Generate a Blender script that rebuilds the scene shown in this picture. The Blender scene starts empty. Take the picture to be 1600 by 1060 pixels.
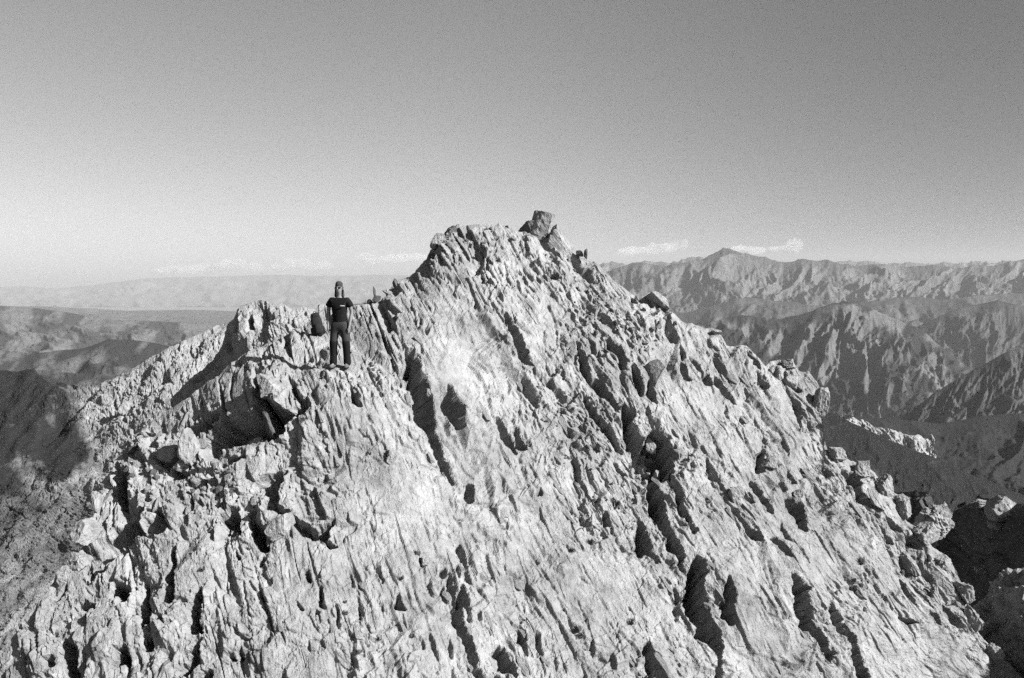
import bpy, bmesh, math, random
import numpy as np
from mathutils import Vector, Matrix
SC = bpy.context.scene
COL = SC.collection
rad = math.radians
# ------------------------------------------------------------------ camera, sky, sun, exposure
F = 1600 * 30 / 36.0            # focal length in photo pixels (30 mm lens)
PITCH = rad(3.9)
cam = bpy.data.cameras.new('camera'); cam.lens = 30; cam.sensor_width = 36
cam.clip_start = 0.2; cam.clip_end = 150000
co = bpy.data.objects.new('camera', cam); COL.objects.link(co)
co.location = (0, 0, 0); co.rotation_euler = (rad(90) - PITCH, 0, 0); SC.camera = co

SUN = Vector((0.77, -0.31, 0.56)).normalized()
SUN_EL = math.asin(SUN.z); SUN_AZ = math.atan2(SUN.x, SUN.y)
world = bpy.data.worlds.new('World'); SC.world = world; world.use_nodes = True
wn, wl = world.node_tree.nodes, world.node_tree.links
wn.clear()
sky = wn.new('ShaderNodeTexSky'); sky.sky_type = 'NISHITA'; sky.sun_disc = False
sky.sun_elevation = SUN_EL; sky.sun_rotation = SUN_AZ; sky.altitude = 0; sky.air_density = 1.0; sky.dust_density = 1.0
sepc = wn.new('ShaderNodeSeparateColor')          # black and white film behind a red filter: the sky's red light only
wl.new(sky.outputs[0], sepc.inputs[0])
tc = wn.new('ShaderNodeTexCoord')
# added smooth dimming of the sky away to the right
dotn = wn.new('ShaderNodeVectorMath'); dotn.operation = 'DOT_PRODUCT'; dotn.inputs[1].default_value = (0.92, 0.38, 0.0)
wl.new(tc.outputs['Generated'], dotn.inputs[0])
mr = wn.new('ShaderNodeMapRange'); mr.interpolation_type = 'SMOOTHSTEP'
mr.inputs[1].default_value = 0.25; mr.inputs[2].default_value = 0.95; mr.inputs[3].default_value = 1.0; mr.inputs[4].default_value = 0.30
wl.new(dotn.outputs['Value'], mr.inputs[0])
gm = wn.new('ShaderNodeMath'); gm.operation = 'MULTIPLY'
wl.new(sepc.outputs[0], gm.inputs[0]); wl.new(mr.outputs[0], gm.inputs[1])
bg = wn.new('ShaderNodeBackground'); bg.inputs[1].default_value = 0.049
wl.new(gm.outputs[0], bg.inputs[0])
wo = wn.new('ShaderNodeOutputWorld'); wl.new(bg.outputs[0], wo.inputs[0])

sl = bpy.data.lights.new('sun', 'SUN'); sl.energy = 5.0; sl.angle = rad(0.5); sl.color = (1, 1, 1)
so = bpy.data.objects.new('sun', sl); COL.objects.link(so); so.rotation_euler = SUN.to_track_quat('Z', 'Y').to_euler()
SC.view_settings.view_transform = 'Standard'; SC.view_settings.look = 'None'
SC.view_settings.exposure = 1.62; SC.view_settings.gamma = 1.0; SC.view_settings.use_curve_mapping = False
SC.cycles.use_denoising = False; SC.cycles.use_adaptive_sampling = True; SC.cycles.adaptive_threshold = 0.022; SC.cycles.adaptive_min_samples = 24; SC.cycles.max_bounces = 4; SC.cycles.diffuse_bounces = 1; SC.cycles.volume_bounces = 2

CT, ST = math.cos(PITCH), math.sin(PITCH)
def W(px, py, d):
    """the point seen at photo pixel (px, py), d metres away along the view axis"""
    px, py, d = np.broadcast_arrays(np.asarray(px, float), np.asarray(py, float), np.asarray(d, float))
    xc = (px - 800) / F * d; yc = -(py - 530) / F * d
    return np.stack([xc, d * CT + yc * ST, -d * ST + yc * CT], -1)

# ------------------------------------------------------------------ noise
def h2(ix, iy, seed):
    h = (ix.astype(np.int64) * 374761393 + iy.astype(np.int64) * 668265263 + seed * 974634777) & 0xFFFFFFFF
    h = ((h ^ (h >> 13)) * 1274126177) & 0xFFFFFFFF
    h = ((h ^ (h >> 16)) * 2246822519) & 0xFFFFFFFF
    return ((h ^ (h >> 15)) & 0xFFFFFF) / float(0x1000000)
def gnoise(x, y, seed=0):
    ix, iy = np.floor(x), np.floor(y); fx, fy = x - ix, y - iy
    u = fx * fx * fx * (fx * (fx * 6 - 15) + 10); v = fy * fy * fy * (fy * (fy * 6 - 15) + 10)
    def g(a, b):
        t = h2(ix + a, iy + b, seed) * 2 * np.pi
        return np.cos(t) * (fx - a) + np.sin(t) * (fy - b)
    return ((g(0, 0) * (1 - u) + g(1, 0) * u) * (1 - v) + (g(0, 1) * (1 - u) + g(1, 1) * u) * v) * 1.5
def lnoise(x, y, seed=0):
    """value noise with straight interpolation: kinked, angular wandering of the joints"""
    ix, iy = np.floor(x), np.floor(y); fx, fy = x - ix, y - iy
    a, b, c, d = (h2(ix + i, iy + j, seed) for i, j in ((0, 0), (1, 0), (0, 1), (1, 1)))
    return 2 * ((a * (1 - fx) + b * fx) * (1 - fy) + (c * (1 - fx) + d * fx) * fy) - 1
def fbm(x, y, o=4, seed=0, gain=0.5):
    r = 0; a = 1.0
    for k in range(o):
        r = r + a * gnoise(x * 2 ** k + k * 7.3, y * 2 ** k - k * 3.1, seed + k); a *= gain
    return r
def ridged(x, y, o=5, seed=0, gain=0.55):
    r = 0; a = 1.0; w = 1.0
    for k in range(o):
        n = (1 - np.abs(gnoise(x * 2.03 ** k + k * 5.7, y * 2.03 ** k + k * 1.9, seed + k)) * 1.6).clip(0, 1) ** 2
        r = r + a * n * w; w = n.clip(0, 1) * 0.7 + 0.3; a *= gain
    return r
def cells(s, t, seed, p=3.0):
    """irregular blocks: random value, second random, local offsets, distance to the joint"""
    i0 = np.floor(s)
    best = np.full(s.shape, 9.0); sec = np.full(s.shape, 9.0)
    H = np.zeros(s.shape); H2 = np.zeros(s.shape); LS = np.zeros(s.shape); LT = np.zeros(s.shape)
    for di in (-1, 0, 1):
        i = i0 + di
        tt = t + h2(i, i * 0, seed + 11) * 3
        j0 = np.floor(tt)
        for dj in (-1, 0, 1):
            j = j0 + dj
            ds = s - (i + 0.5 + (h2(i, j, seed + 1) - 0.5) * 0.6); dt = tt - (j + 0.5 + (h2(i, j, seed + 2) - 0.5) * 0.85)
            d = (np.abs(ds) ** p + np.abs(dt) ** p) ** (1 / p)
            m = d < best
            sec = np.where(m, best, np.minimum(sec, d))
            H = np.where(m, h2(i, j, seed + 3), H); H2 = np.where(m, h2(i, j, seed + 4), H2)
            LS = np.where(m, ds, LS); LT = np.where(m, dt, LT); best = np.where(m, d, best)
    return H, H2, LS, LT, sec - best
def tps(ctrl):
    """thin-plate interpolation of depth over the picture"""
    c = np.array(ctrl, float); X = c[:, :2] / 500.0; n = len(c)
    def k(r2): return 0.5 * r2 * np.log(r2 + 1e-9)
    D2 = ((X[:, None] - X[None]) ** 2).sum(-1)
    A = np.zeros((n + 3, n + 3)); A[:n, :n] = k(D2) + 1e-4 * np.eye(n)
    A[:n, n] = 1; A[:n, n + 1:] = X; A[n, :n] = 1; A[n + 1:, :n] = X.T
    w = np.linalg.solve(A, np.concatenate([c[:, 2], [0, 0, 0]]))
    def f(px, py):
        sh = np.shape(px); q = np.stack([np.ravel(px), np.ravel(py)], -1) / 500.0
        out = w[n] + q @ w[n + 1:]
        for a in range(n): out = out + w[a] * k(((q - X[a]) ** 2).sum(-1))
        return out.reshape(sh)
    return f
def grid_mesh(name, P, mat, kind=None, attrs=None, smooth=False, parent=None):
    n, m = P.shape[:2]
    me = bpy.data.meshes.new(name)
    me.vertices.add(n * m); me.vertices.foreach_set('co', P.astype(np.float32).ravel())
    idx = np.arange(n * m).reshape(n, m)
    q = np.stack([idx[:-1, :-1], idx[1:, :-1], idx[1:, 1:], idx[:-1, 1:]], -1).reshape(-1, 4)
    me.loops.add(q.size); me.loops.foreach_set('vertex_index', q.ravel().astype(np.int32))
    me.polygons.add(len(q)); me.polygons.foreach_set('loop_start', (np.arange(len(q)) * 4).astype(np.int32))
    me.polygons.foreach_set('use_smooth', np.full(len(q), smooth))
    me.update(calc_edges=True)
    for k, v in (attrs or {}).items():
        a = me.attributes.new(k, 'FLOAT', 'POINT'); a.data.foreach_set('value', v.astype(np.float32).ravel())
    me.materials.append(mat)
    o = bpy.data.objects.new(name, me); COL.objects.link(o)
    if kind: o['kind'] = kind
    if parent: o.parent = parent
    return o
def normals(P):
    du = np.gradient(P, axis=1); dv = np.gradient(P, axis=0)
    n = np.cross(dv, du); n /= np.linalg.norm(n, axis=-1, keepdims=True) + 1e-12
    return n

# ------------------------------------------------------------------ materials (all grey: a black and white world)
def nd(nt, t, **kw):
    n = nt.nodes.new(t)
    for k, v in kw.items(): setattr(n, k, v)
    return n
def mat_rock(name, lo, hi, scale=1.0, bump=0.5, veg=None, streak=0.0, speck=0.3):
    m = bpy.data.materials.new(name); m.use_nodes = True; nt = m.node_tree; L = nt.links.new
    b = nt.nodes['Principled BSDF']; b.inputs['Roughness'].default_value = 0.95; b.inputs['Specular IOR Level'].default_value = 0.15
    tcn = nd(nt, 'ShaderNodeTexCoord')
    mp = nd(nt, 'ShaderNodeMapping'); mp.inputs['Scale'].default_value = (scale,) * 3; L(tcn.outputs['Object'], mp.inputs[0])
    def noise(sc, det=4, rough=0.6, vec=None):
        n = nd(nt, 'ShaderNodeTexNoise'); n.inputs['Scale'].default_value = sc; n.inputs['Detail'].default_value = det; n.inputs['Roughness'].default_value = rough
        L(vec or mp.outputs[0], n.inputs['Vector']); return n.outputs['Fac']
    def math_(op, a, bb, clamp=False):
        n = nd(nt, 'ShaderNodeMath', operation=op, use_clamp=clamp)
        for i, x in enumerate((a, bb)):
            if isinstance(x, (int, float)): n.inputs[i].default_value = x
            else: L(x, n.inputs[i])
        return n.outputs[0]
    big, mid, fine = noise(0.7, 5), noise(4.5, 6, 0.65), noise(38, 4, 0.7)
    mpb = nd(nt, 'ShaderNodeMapping'); mpb.inputs['Rotation'].default_value = (0, rad(-28), 0); mpb.inputs['Scale'].default_value = (9, 6, 1.3)
    L(mp.outputs[0], mpb.inputs[0]); st = noise(1.0, 5, 0.6, mpb.outputs[0])
    f = math_('ADD', math_('MULTIPLY', big, 0.35), math_('MULTIPLY', mid, 0.3))
    f = math_('ADD', f, math_('MULTIPLY', fine, 0.2)); f = math_('ADD', f, math_('MULTIPLY', st, 0.15 + streak))
    mrn = nd(nt, 'ShaderNodeMapRange'); mrn.inputs[1].default_value = 0.36 + streak * .35; mrn.inputs[2].default_value = 0.64 + streak * .6
    mrn.inputs[3].default_value = lo; mrn.inputs[4].default_value = hi; L(f, mrn.inputs[0]); colr = mrn.outputs[0]
    # dark lichen and dirt specks
    vor = noise(17, 3, 0.75); sp = nd(nt, 'ShaderNodeMapRange'); sp.inputs[1].default_value = 0.60; sp.inputs[2].default_value = 0.72
    sp.inputs[3].default_value = 1.0; sp.inputs[4].default_value = 1.0 - speck; L(vor, sp.inputs[0]); colr = math_('MULTIPLY', colr, sp.outputs[0])
    if veg is not None:
        at = nd(nt, 'ShaderNodeAttribute', attribute_name='veg')
        vn = noise(veg[1], 6, 0.7)
        a = math_('SUBTRACT', math_('ADD', at.outputs['Fac'], math_('MULTIPLY', math_('SUBTRACT', vn, 0.5), veg[2])), 0.5)
        a = math_('ADD', math_('MULTIPLY', a, veg[3] if len(veg) > 3 else 5.0), 0.5, True)
        vcol = math_('MULTIPLY', veg[0], math_('ADD', 0.5, noise(veg[1] * 4, 5, 0.7)))
        mx = nd(nt, 'ShaderNodeMix'); mx.data_type = 'FLOAT'
        L(a, mx.inputs[0]); L(colr, mx.inputs[2]); L(vcol, mx.inputs[3]); colr = mx.outputs[0]
    cc = nd(nt, 'ShaderNodeCombineColor')
    for i in range(3): L(colr, cc.inputs[i])
    L(cc.outputs[0], b.inputs['Base Color'])
    if bump:
        hsum = math_('ADD', math_('MULTIPLY', mid, 0.6), math_('ADD', math_('MULTIPLY', fine, 0.25), math_('MULTIPLY', st, 0.5)))
        bp = nd(nt, 'ShaderNodeBump'); bp.inputs['Strength'].default_value = bump; bp.inputs['Distance'].default_value = 0.12 / scale
        L(hsum, bp.inputs['Height']); L(bp.outputs[0], b.inputs['Normal'])
    return m
def mat_plain(name, v, rough=0.8, var=0.25, scale=30, spec=0.3):
    m = bpy.data.materials.new(name); m.use_nodes = True; nt = m.node_tree; L = nt.links.new
    b = nt.nodes['Principled BSDF']; b.inputs['Roughness'].default_value = rough; b.inputs['Specular IOR Level'].default_value = spec
    tcn = nd(nt, 'ShaderNodeTexCoord'); n = nd(nt, 'ShaderNodeTexNoise'); n.inputs['Scale'].default_value = scale; n.inputs['Detail'].default_value = 5
    L(tcn.outputs['Object'], n.inputs['Vector'])
    r = nd(nt, 'ShaderNodeMapRange'); r.inputs[1].default_value = 0.3; r.inputs[2].default_value = 0.7
    r.inputs[3].default_value = v * (1 - var); r.inputs[4].default_value = v * (1 + var); L(n.outputs['Fac'], r.inputs[0])
    cc = nd(nt, 'ShaderNodeCombineColor')
    for i in range(3): L(r.outputs[0], cc.inputs[i])
    L(cc.outputs[0], b.inputs['Base Color'])
    return m
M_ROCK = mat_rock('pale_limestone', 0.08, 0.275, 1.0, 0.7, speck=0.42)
M_ROCKD = mat_rock('dark_and_shaded_limestone', 0.035, 0.10, 1.0, 0.6, speck=0.45)  # darker limestone copy: gully shade put into its colour; dark stones use it too
M_REAR = mat_rock('far_limestone', 0.12, 0.25, 0.5, 0.6)
M_SCREE = mat_rock('scree', 0.11, 0.28, 0.22, 0.8, veg=(0.018, 0.8, 0.7, 2.6), speck=0.5)

# ------------------------------------------------------------------ the rock ridge
def poly_carve(U, V, D, polys, cols, rows_of):
    """clefts and shaded hollows: sink the surface inside each outline, sheer on the sun's side"""
    for pl in polys:
        depth = None
        if isinstance(pl, tuple): pl, depth = pl
        p = np.array(pl, float)
        u0, u1, v0, v1 = p[:, 0].min() - 2, p[:, 0].max() + 2, p[:, 1].min() - 2, p[:, 1].max() + 2
        c = np.where((cols >= u0) & (cols <= u1))[0]
        if len(c) == 0: continue
        sl_ = np.s_[:, c[0]:c[-1] + 1]
        u, v = U[sl_], V[sl_]
        rws = np.where(((v >= v0) & (v <= v1)).any(1))[0]
        if len(rws) == 0: continue
        sl_ = np.s_[rws[0]:rws[-1] + 1, c[0]:c[-1] + 1]; u, v = U[sl_], V[sl_]
        q_ = 1.6 if u1 - u0 < 40 else 3.0; u = u + q_ * gnoise(u / 7, v / 7, 91) + q_ * lnoise(u / 13, v / 13, 93); v = v + q_ * gnoise(u / 7, v / 7, 92) + q_ * lnoise(u / 13, v / 13, 94)
        inside = np.zeros(u.shape, bool); n = len(p)
        xl = np.full(u.shape, 1e9); xr = np.full(u.shape, -1e9)
        for i in range(n):
            x1, y1 = p[i]; x2, y2 = p[(i + 1) % n]
            if y1 == y2: continue
            cr = (y1 > v) != (y2 > v)
            xi = (x2 - x1) * (v - y1) / (y2 - y1) + x1
            inside ^= cr & (u < xi)
            L_ = cr & (xi <= u); R_ = cr & (xi > u)
            xl = np.where(L_, np.where(xl > 1e8, xi, np.maximum(xl, xi)), xl)
            xr = np.where(R_, np.where(xr < -1e8, xi, np.minimum(xr, xi)), xr)
        ww = np.where(inside, xr - xl, 0); 
        if not inside.any(): continue
        r = np.where(inside, (u - xl) / np.maximum(ww, 1e-3), 0).clip(0, 1)
        dd = depth * 1.15 if depth else 5.0 + 2.3 * np.percentile(ww[inside], 80)
        D[sl_] -= np.where(inside, dd * ((0.7 + .3 * r) if depth and depth > 40 else (0.55 + 0.45 * r ** 0.6)) * (1 + .22 * gnoise(u / 9, v / 9, 71)) + 2.5 * lnoise(u / 5, v / 6, 72), 0)
def line_carve(U, V, D, lines, cols):
    for pts, wd in lines:
        for (x1, y1), (x2, y2) in zip(pts[:-1], pts[1:]):
            c = np.where((cols >= min(x1, x2) - 8) & (cols <= max(x1, x2) + 8))[0]
            if len(c) == 0: continue
            sl_ = np.s_[:, c[0]:c[-1] + 1]; u, v = U[sl_], V[sl_]
            k = (((u - x1) * (x2 - x1) + (v - y1) * (y2 - y1)) / ((x2 - x1) ** 2 + (y2 - y1) ** 2)).clip(0, 1)
            d = np.hypot(u - x1 - k * (x2 - x1) + 1.2 * gnoise(u / 6, v / 6, 33), v - y1 - k * (y2 - y1))
            D[sl_] -= 2.6 * wd * np.exp(-(d / (wd * 0.6)) ** 4)

CLEFTS = [
 [(632,546),(639,545),(650,556),(654,575),(668,596),(676,616),(678,642),(683,672),(690,690),(699,720),(709,756),(705,757),(690,730),(684,702),(670,673),(655,660),(647,639),(646,616),(639,594),(631,585),(634,573)],
 [(701,600),(708,618),(716,640),(719,655),(722,671),(716,668),(704,655),(697,643),(692,635),(696,620)],
 [(546,609),(556,612),(565,636),(552,633),(541,629),(549,624)],
 ([(435,572),(460,560),(478,558),(500,564),(508,572),(490,580),(462,578),(445,575)], 8),
 ([(402,592),(410,587),(434,581),(412,594),(409,603),(419,624),(433,638),(446,645),(455,650),(445,665),(440,678),(425,685),(410,688),(395,692),(370,697),(350,700),(330,716),(318,722),(313,725),(316,700),(330,672),(342,657),(360,652),(375,644),(387,648),(395,650),(402,642),(404,625),(400,605)], 95),
 ([(452,593),(462,598),(464,616),(479,627),(482,639),(472,647),(448,652),(458,637),(466,627),(458,618),(453,606)], 22),
 ([(272,682),(300,667),(315,655),(335,647),(343,648),(330,660),(322,670),(305,681),(285,684)], 22),
 ([(295,765),(320,745),(345,725),(357,720),(372,714),(385,712),(360,727),(340,738),(318,752),(303,765)], 30),
 ([(244,716),(258,718),(271,726),(262,733),(250,728)], 18), ([(262,745),(272,728),(290,738),(297,742),(285,747),(270,748)], 22),
 [(180,745),(190,735),(200,735),(206,750),(210,760),(203,775),(200,790),(192,797),(187,785),(180,770)],
 ([(241,788),(232,802),(226,818),(222,838),(205,847),(191,857),(176,873),(166,886),(143,908),(133,894),(116,890),(108,879),(133,861),(149,859),(165,848),(178,838),(195,822),(215,808),(230,793)], 30),
 ([(235,806),(245,798),(257,800),(262,815),(265,828),(258,840),(240,845),(220,842),(213,838),(228,828),(240,818),(250,808)], 30),
 [(343,807),(357,794),(370,792),(372,815),(378,846),(370,825),(357,823),(352,844),(353,825)],
 [(390,804),(399,796),(397,813),(407,825),(420,842),(420,865),(407,863),(395,840)],
 ([(431,742),(450,737),(440,752),(435,765),(435,789),(452,803),(468,812),(485,827),(505,822),(524,812),(513,828),(512,847),(529,858),(518,860),(502,842),(480,847),(467,833),(450,812),(418,806),(412,796),(417,777),(405,768),(400,755),(415,745)], 32),
 [(317,921),(319,944),(313,972),(318,990),(296,993),(298,950),(308,930)],
 [(318,997),(310,1010),(312,1024),(303,1040),(292,1058),(276,1070),(288,1040),(300,1020),(285,1025),(300,1008)],
 [(280,861),(278,902),(278,937),(270,948),(259,944),(261,927),(268,919),(263,910),(272,888),(274,863)],
 [(231,912),(234,940),(237,972),(222,984),(220,962),(226,940),(227,915)], [(224,998),(232,990),(241,1010),(237,1018),(225,1016)],
 [(100,1000),(112,1000),(120,1014),(121,1070),(104,1064),(95,1020)],
 [(197,1010),(180,1016),(187,1018),(176,1047),(199,1037),(201,1060),(204,1030)], [(73,1030),(85,1025),(88,1045),(78,1048)],
 [(180,910),(205,923),(207,940),(189,950),(187,929),(172,931)], ([(112,952),(129,935),(149,946),(130,956),(116,958)], 18),
 [(100,915),(103,912),(98,930),(85,942),(80,940),(90,928)],
 [(704,894),(712,913),(714,940),(722,956),(724,977),(737,998),(741,1023),(745,1039),(762,1070),(755,1070),(735,1039),(729,1023),(718,993),(706,969),(706,956),(710,948),(702,923),(700,908)],
 [(718,850),(724,857),(731,875),(731,886),(720,877),(714,861)], [(712,884),(718,884),(719,902),(713,894)], [(730,886),(733,895),(737,905),(741,915),(728,902)],
 [(722,912),(730,920),(734,935),(733,952),(726,948),(717,943),(719,925)], [(731,950),(735,952),(736,972),(732,970)], [(747,950),(751,962),(752,970),(748,968)],
 [(675,906),(678,925),(680,935),(674,928),(672,915)], [(695,915),(699,935),(700,944),(691,938),(692,925)], [(691,888),(697,893),(696,902),(690,895)],
 [(667,992),(674,1005),(681,1025),(685,1036),(680,1033),(672,1015),(666,1000)], [(653,1003),(657,1010),(660,1020),(655,1018)], [(700,1000),(703,1012),(706,1032),(702,1030),(698,1015)],
 [(775,1010),(780,1006),(788,1010),(797,1030),(803,1045),(808,1060),(804,1060),(795,1050),(783,1045),(780,1030),(772,1022)],
 [(813,980),(820,990),(823,1010),(823,1025),(817,1015),(805,1003),(808,995)], [(834,989),(840,992),(842,1005),(846,1020),(844,1035),(839,1015)], [(776,1052),(784,1066),(774,1066)],
 [(620,930),(626,945),(632,955),(616,954)],
 [(1085,874),(1093,884),(1098,900),(1096,915),(1100,940),(1105,965),(1119,985),(1129,1008),(1124,1022),(1128,1070),(1117,1070),(1121,1030),(1108,1012),(1087,996),(1087,981),(1069,967),(1067,944),(1074,917),(1071,896)],
 [(1132,906),(1137,920),(1140,935),(1139,955),(1146,970),(1141,978),(1124,970),(1124,945),(1127,925)], [(1054,918),(1060,928),(1066,942),(1056,944)],
 [(1004,1008),(1012,1005),(1015,1025),(1018,1070),(1010,1060),(1002,1025)],
 [(998,818),(1004,828),(1010,840),(1017,859),(1031,880),(1023,882),(1012,866),(996,870),(993,845),(992,835)],
 ([(970,640),(987,654),(983,665),(991,684),(1006,698),(1010,686),(1020,678),(1035,690),(1047,708),(1051,729),(1041,740),(1039,752),(1018,753),(983,748),(989,723),(987,708),(977,702),(972,681),(968,663)], 55),
 [(897,541),(901,545),(907,560),(914,573),(919,585),(921,600),(930,597),(938,606),(946,618),(955,632),(968,650),(960,650),(945,632),(930,620),(919,606),(908,590),(905,570),(900,553)],
 [(905,620),(912,630),(925,645),(938,662),(950,676),(960,690),(970,711),(964,706),(952,688),(940,676),(930,664),(918,648),(908,633)],
 [(1013,755),(1028,757),(1037,781),(1043,806),(1050,830),(1060,848),(1065,871),(1061,880),(1067,897),(1060,892),(1055,870),(1043,855),(1033,827),(1016,806),(1012,785)],
 [(1047,740),(1056,752),(1065,768),(1068,785),(1072,800),(1080,818),(1088,832),(1082,836),(1076,820),(1066,802),(1058,785),(1052,770),(1046,757)],
 [(1102,714),(1108,722),(1117,733),(1122,748),(1131,765),(1134,768),(1128,768),(1121,755),(1110,744),(1104,735),(1103,722)],
 [(1130,775),(1138,788),(1142,795),(1150,797),(1160,812),(1168,825),(1176,830),(1184,838),(1188,848),(1180,845),(1170,840),(1163,828),(1150,812),(1142,797),(1133,785)],
 [(1172,750),(1180,757),(1187,768),(1192,775),(1200,785),(1210,802),(1203,800),(1195,790),(1185,775),(1175,760)], [(1162,768),(1168,774),(1180,786),(1174,786),(1166,778)],
 [(1186,712),(1194,707),(1190,722),(1192,738),(1182,740),(1182,722)], [(1226,730),(1232,738),(1236,750),(1244,757),(1235,760),(1229,748)], [(1215,757),(1222,758),(1226,768),(1222,770)],
 [(1227,780),(1235,782),(1245,788),(1256,790),(1258,805),(1255,820),(1260,828),(1255,832),(1249,825),(1246,812),(1236,802),(1229,792)],
 [(1220,815),(1226,828),(1230,838),(1238,850),(1228,842),(1222,828)], [(1204,845),(1213,843),(1222,856),(1230,864),(1232,875),(1226,872),(1214,864)],
 [(1235,898),(1245,908),(1256,919),(1264,945),(1267,966),(1277,976),(1288,997),(1293,1016),(1306,1021),(1295,1037),(1285,1029),(1277,1000),(1267,984),(1251,982),(1242,958),(1238,921)],
 [(1291,950),(1300,965),(1310,980),(1322,990),(1328,1000),(1335,1012),(1340,1030),(1358,1058),(1340,1064),(1333,1030),(1325,1010),(1318,998),(1305,985),(1296,970)],
 [(1406,872),(1416,878),(1427,890),(1425,897),(1414,902),(1408,888)], [(1436,866),(1450,885),(1464,900),(1462,905),(1445,895),(1438,880)], [(1406,840),(1425,843),(1437,858),(1432,862),(1420,856)],
 [(1425,908),(1438,922),(1448,938),(1455,952),(1448,950),(1436,935),(1427,920)], [(1470,942),(1482,950),(1494,962),(1498,980),(1488,978),(1475,968),(1469,955)], [(1445,958),(1456,965),(1464,980),(1455,978)],
 [(1400,961),(1410,970),(1425,975),(1410,978),(1403,973)], [(1405,908),(1412,915),(1425,945),(1430,950),(1420,945),(1408,935),(1403,925)],
 [(1273,736),(1290,739),(1297,745),(1283,747)], [(1311,740),(1318,738),(1325,755),(1338,765),(1347,775),(1350,785),(1342,788),(1333,775),(1320,765)], [(1325,742),(1335,742),(1343,757),(1338,765),(1326,755)],
 [(1392,772),(1398,776),(1402,790),(1398,797),(1393,790)], [(1378,812),(1390,820),(1405,832),(1398,834),(1385,828)], [(1372,822),(1385,838),(1395,850),(1385,848)], [(1331,810),(1336,820),(1340,832),(1336,832)],
 [(984,577),(990,582),(996,600),(1004,627),(998,629),(990,615),(986,592)], [(1011,600),(1014,615),(1022,640),(1013,637),(1005,625),(1009,612)],
 [(944,537),(950,540),(958,554),(968,558),(973,572),(973,586),(966,582),(960,568),(950,556)],
 [(1062,570),(1068,575),(1072,588),(1079,597),(1066,596),(1060,588)], [(1076,556),(1086,562),(1096,576),(1100,583),(1092,580),(1082,570)], [(1095,585),(1105,582),(1114,600),(1100,601)],
 [(1119,585),(1130,592),(1138,608),(1141,618),(1148,630),(1140,624),(1128,612),(1117,601)], [(1064,541),(1069,548),(1070,562),(1063,568)], [(1040,515),(1048,522),(1056,520),(1058,533),(1048,530)],
 [(1162,556),(1168,558),(1173,568),(1166,566)], [(1180,585),(1187,595),(1195,605),(1197,612),(1186,607),(1184,598)], [(1200,576),(1209,577),(1213,588),(1207,590)], [(1225,585),(1229,593),(1231,602),(1222,600)],
 [(1236,622),(1246,632),(1250,648),(1250,678),(1246,675),(1244,655),(1238,635)], [(1134,630),(1138,645),(1141,658),(1134,645)], [(1238,606),(1250,609),(1252,614),(1244,613)], [(1159,650),(1165,650),(1167,660),(1158,660)],
 [(774,455),(782,463),(782,478),(775,470)], [(787,495),(795,508),(800,520),(806,528),(813,540),(820,560),(828,575),(830,580),(820,578),(808,568),(800,558),(797,545),(797,530),(790,515)],
 [(852,477),(857,480),(860,488),(854,484)], [(849,575),(854,582),(859,594),(854,590)], [(890,500),(897,505),(905,515),(907,522),(900,516)],
 [(771,657),(779,662),(786,676),(797,683),(800,695),(804,712),(803,715),(796,705),(786,698),(779,688),(777,675)], [(803,670),(812,685),(820,702),(822,707),(806,704),(807,690)],
 [(897,740),(904,743),(906,755),(915,767),(919,776),(908,774),(905,758),(897,750)], [(728,758),(735,760),(738,775),(737,785),(729,787),(724,775)], [(925,700),(932,695),(937,705),(930,707)],
 [(836,778),(840,768),(845,779)], [(938,805),(947,805),(950,820),(952,825),(942,825)], [(772,820),(780,826),(790,823),(782,829)],
 [(838,357),(846,367),(852,377),(860,385),(868,392),(875,402),(879,407),(868,402),(855,392),(846,380),(840,370)],
 [(668,402),(675,398),(684,405),(682,412),(671,410)], [(750,437),(757,445),(767,447),(760,450),(752,448)], [(848,420),(855,427),(870,426),(873,432),(865,434),(853,430)],
 [(602,490),(607,503),(612,520),(609,522),(604,505)], [(652,494),(657,503),(660,513),(655,508)], [(665,512),(670,520),(668,527),(665,522)], [(570,565),(584,562),(580,572)],
 [(464,942),(470,948),(476,958),(468,955)], [(493,956),(499,960),(500,975),(494,970)], [(500,915),(504,925),(503,940),(507,953),(500,952),(497,938)], [(475,896),(482,893),(487,912),(480,908)],
 [(525,942),(529,955),(531,985),(528,983),(525,960)], [(560,943),(564,955),(566,975),(561,965)], [(589,875),(594,890),(599,912),(596,910),(590,893)], [(574,974),(579,985),(580,990),(573,985)],
 [(547,890),(553,905),(553,918),(549,905)], [(370,862),(374,868),(379,880),(372,878)], [(402,885),(412,872),(414,880),(405,886)], [(372,1020),(377,1010),(379,1028),(373,1030)], [(352,1023),(362,1020),(367,1032),(358,1030)],
 [(310,1055),(325,1045),(332,1050),(330,1066),(312,1066)],
]
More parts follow.
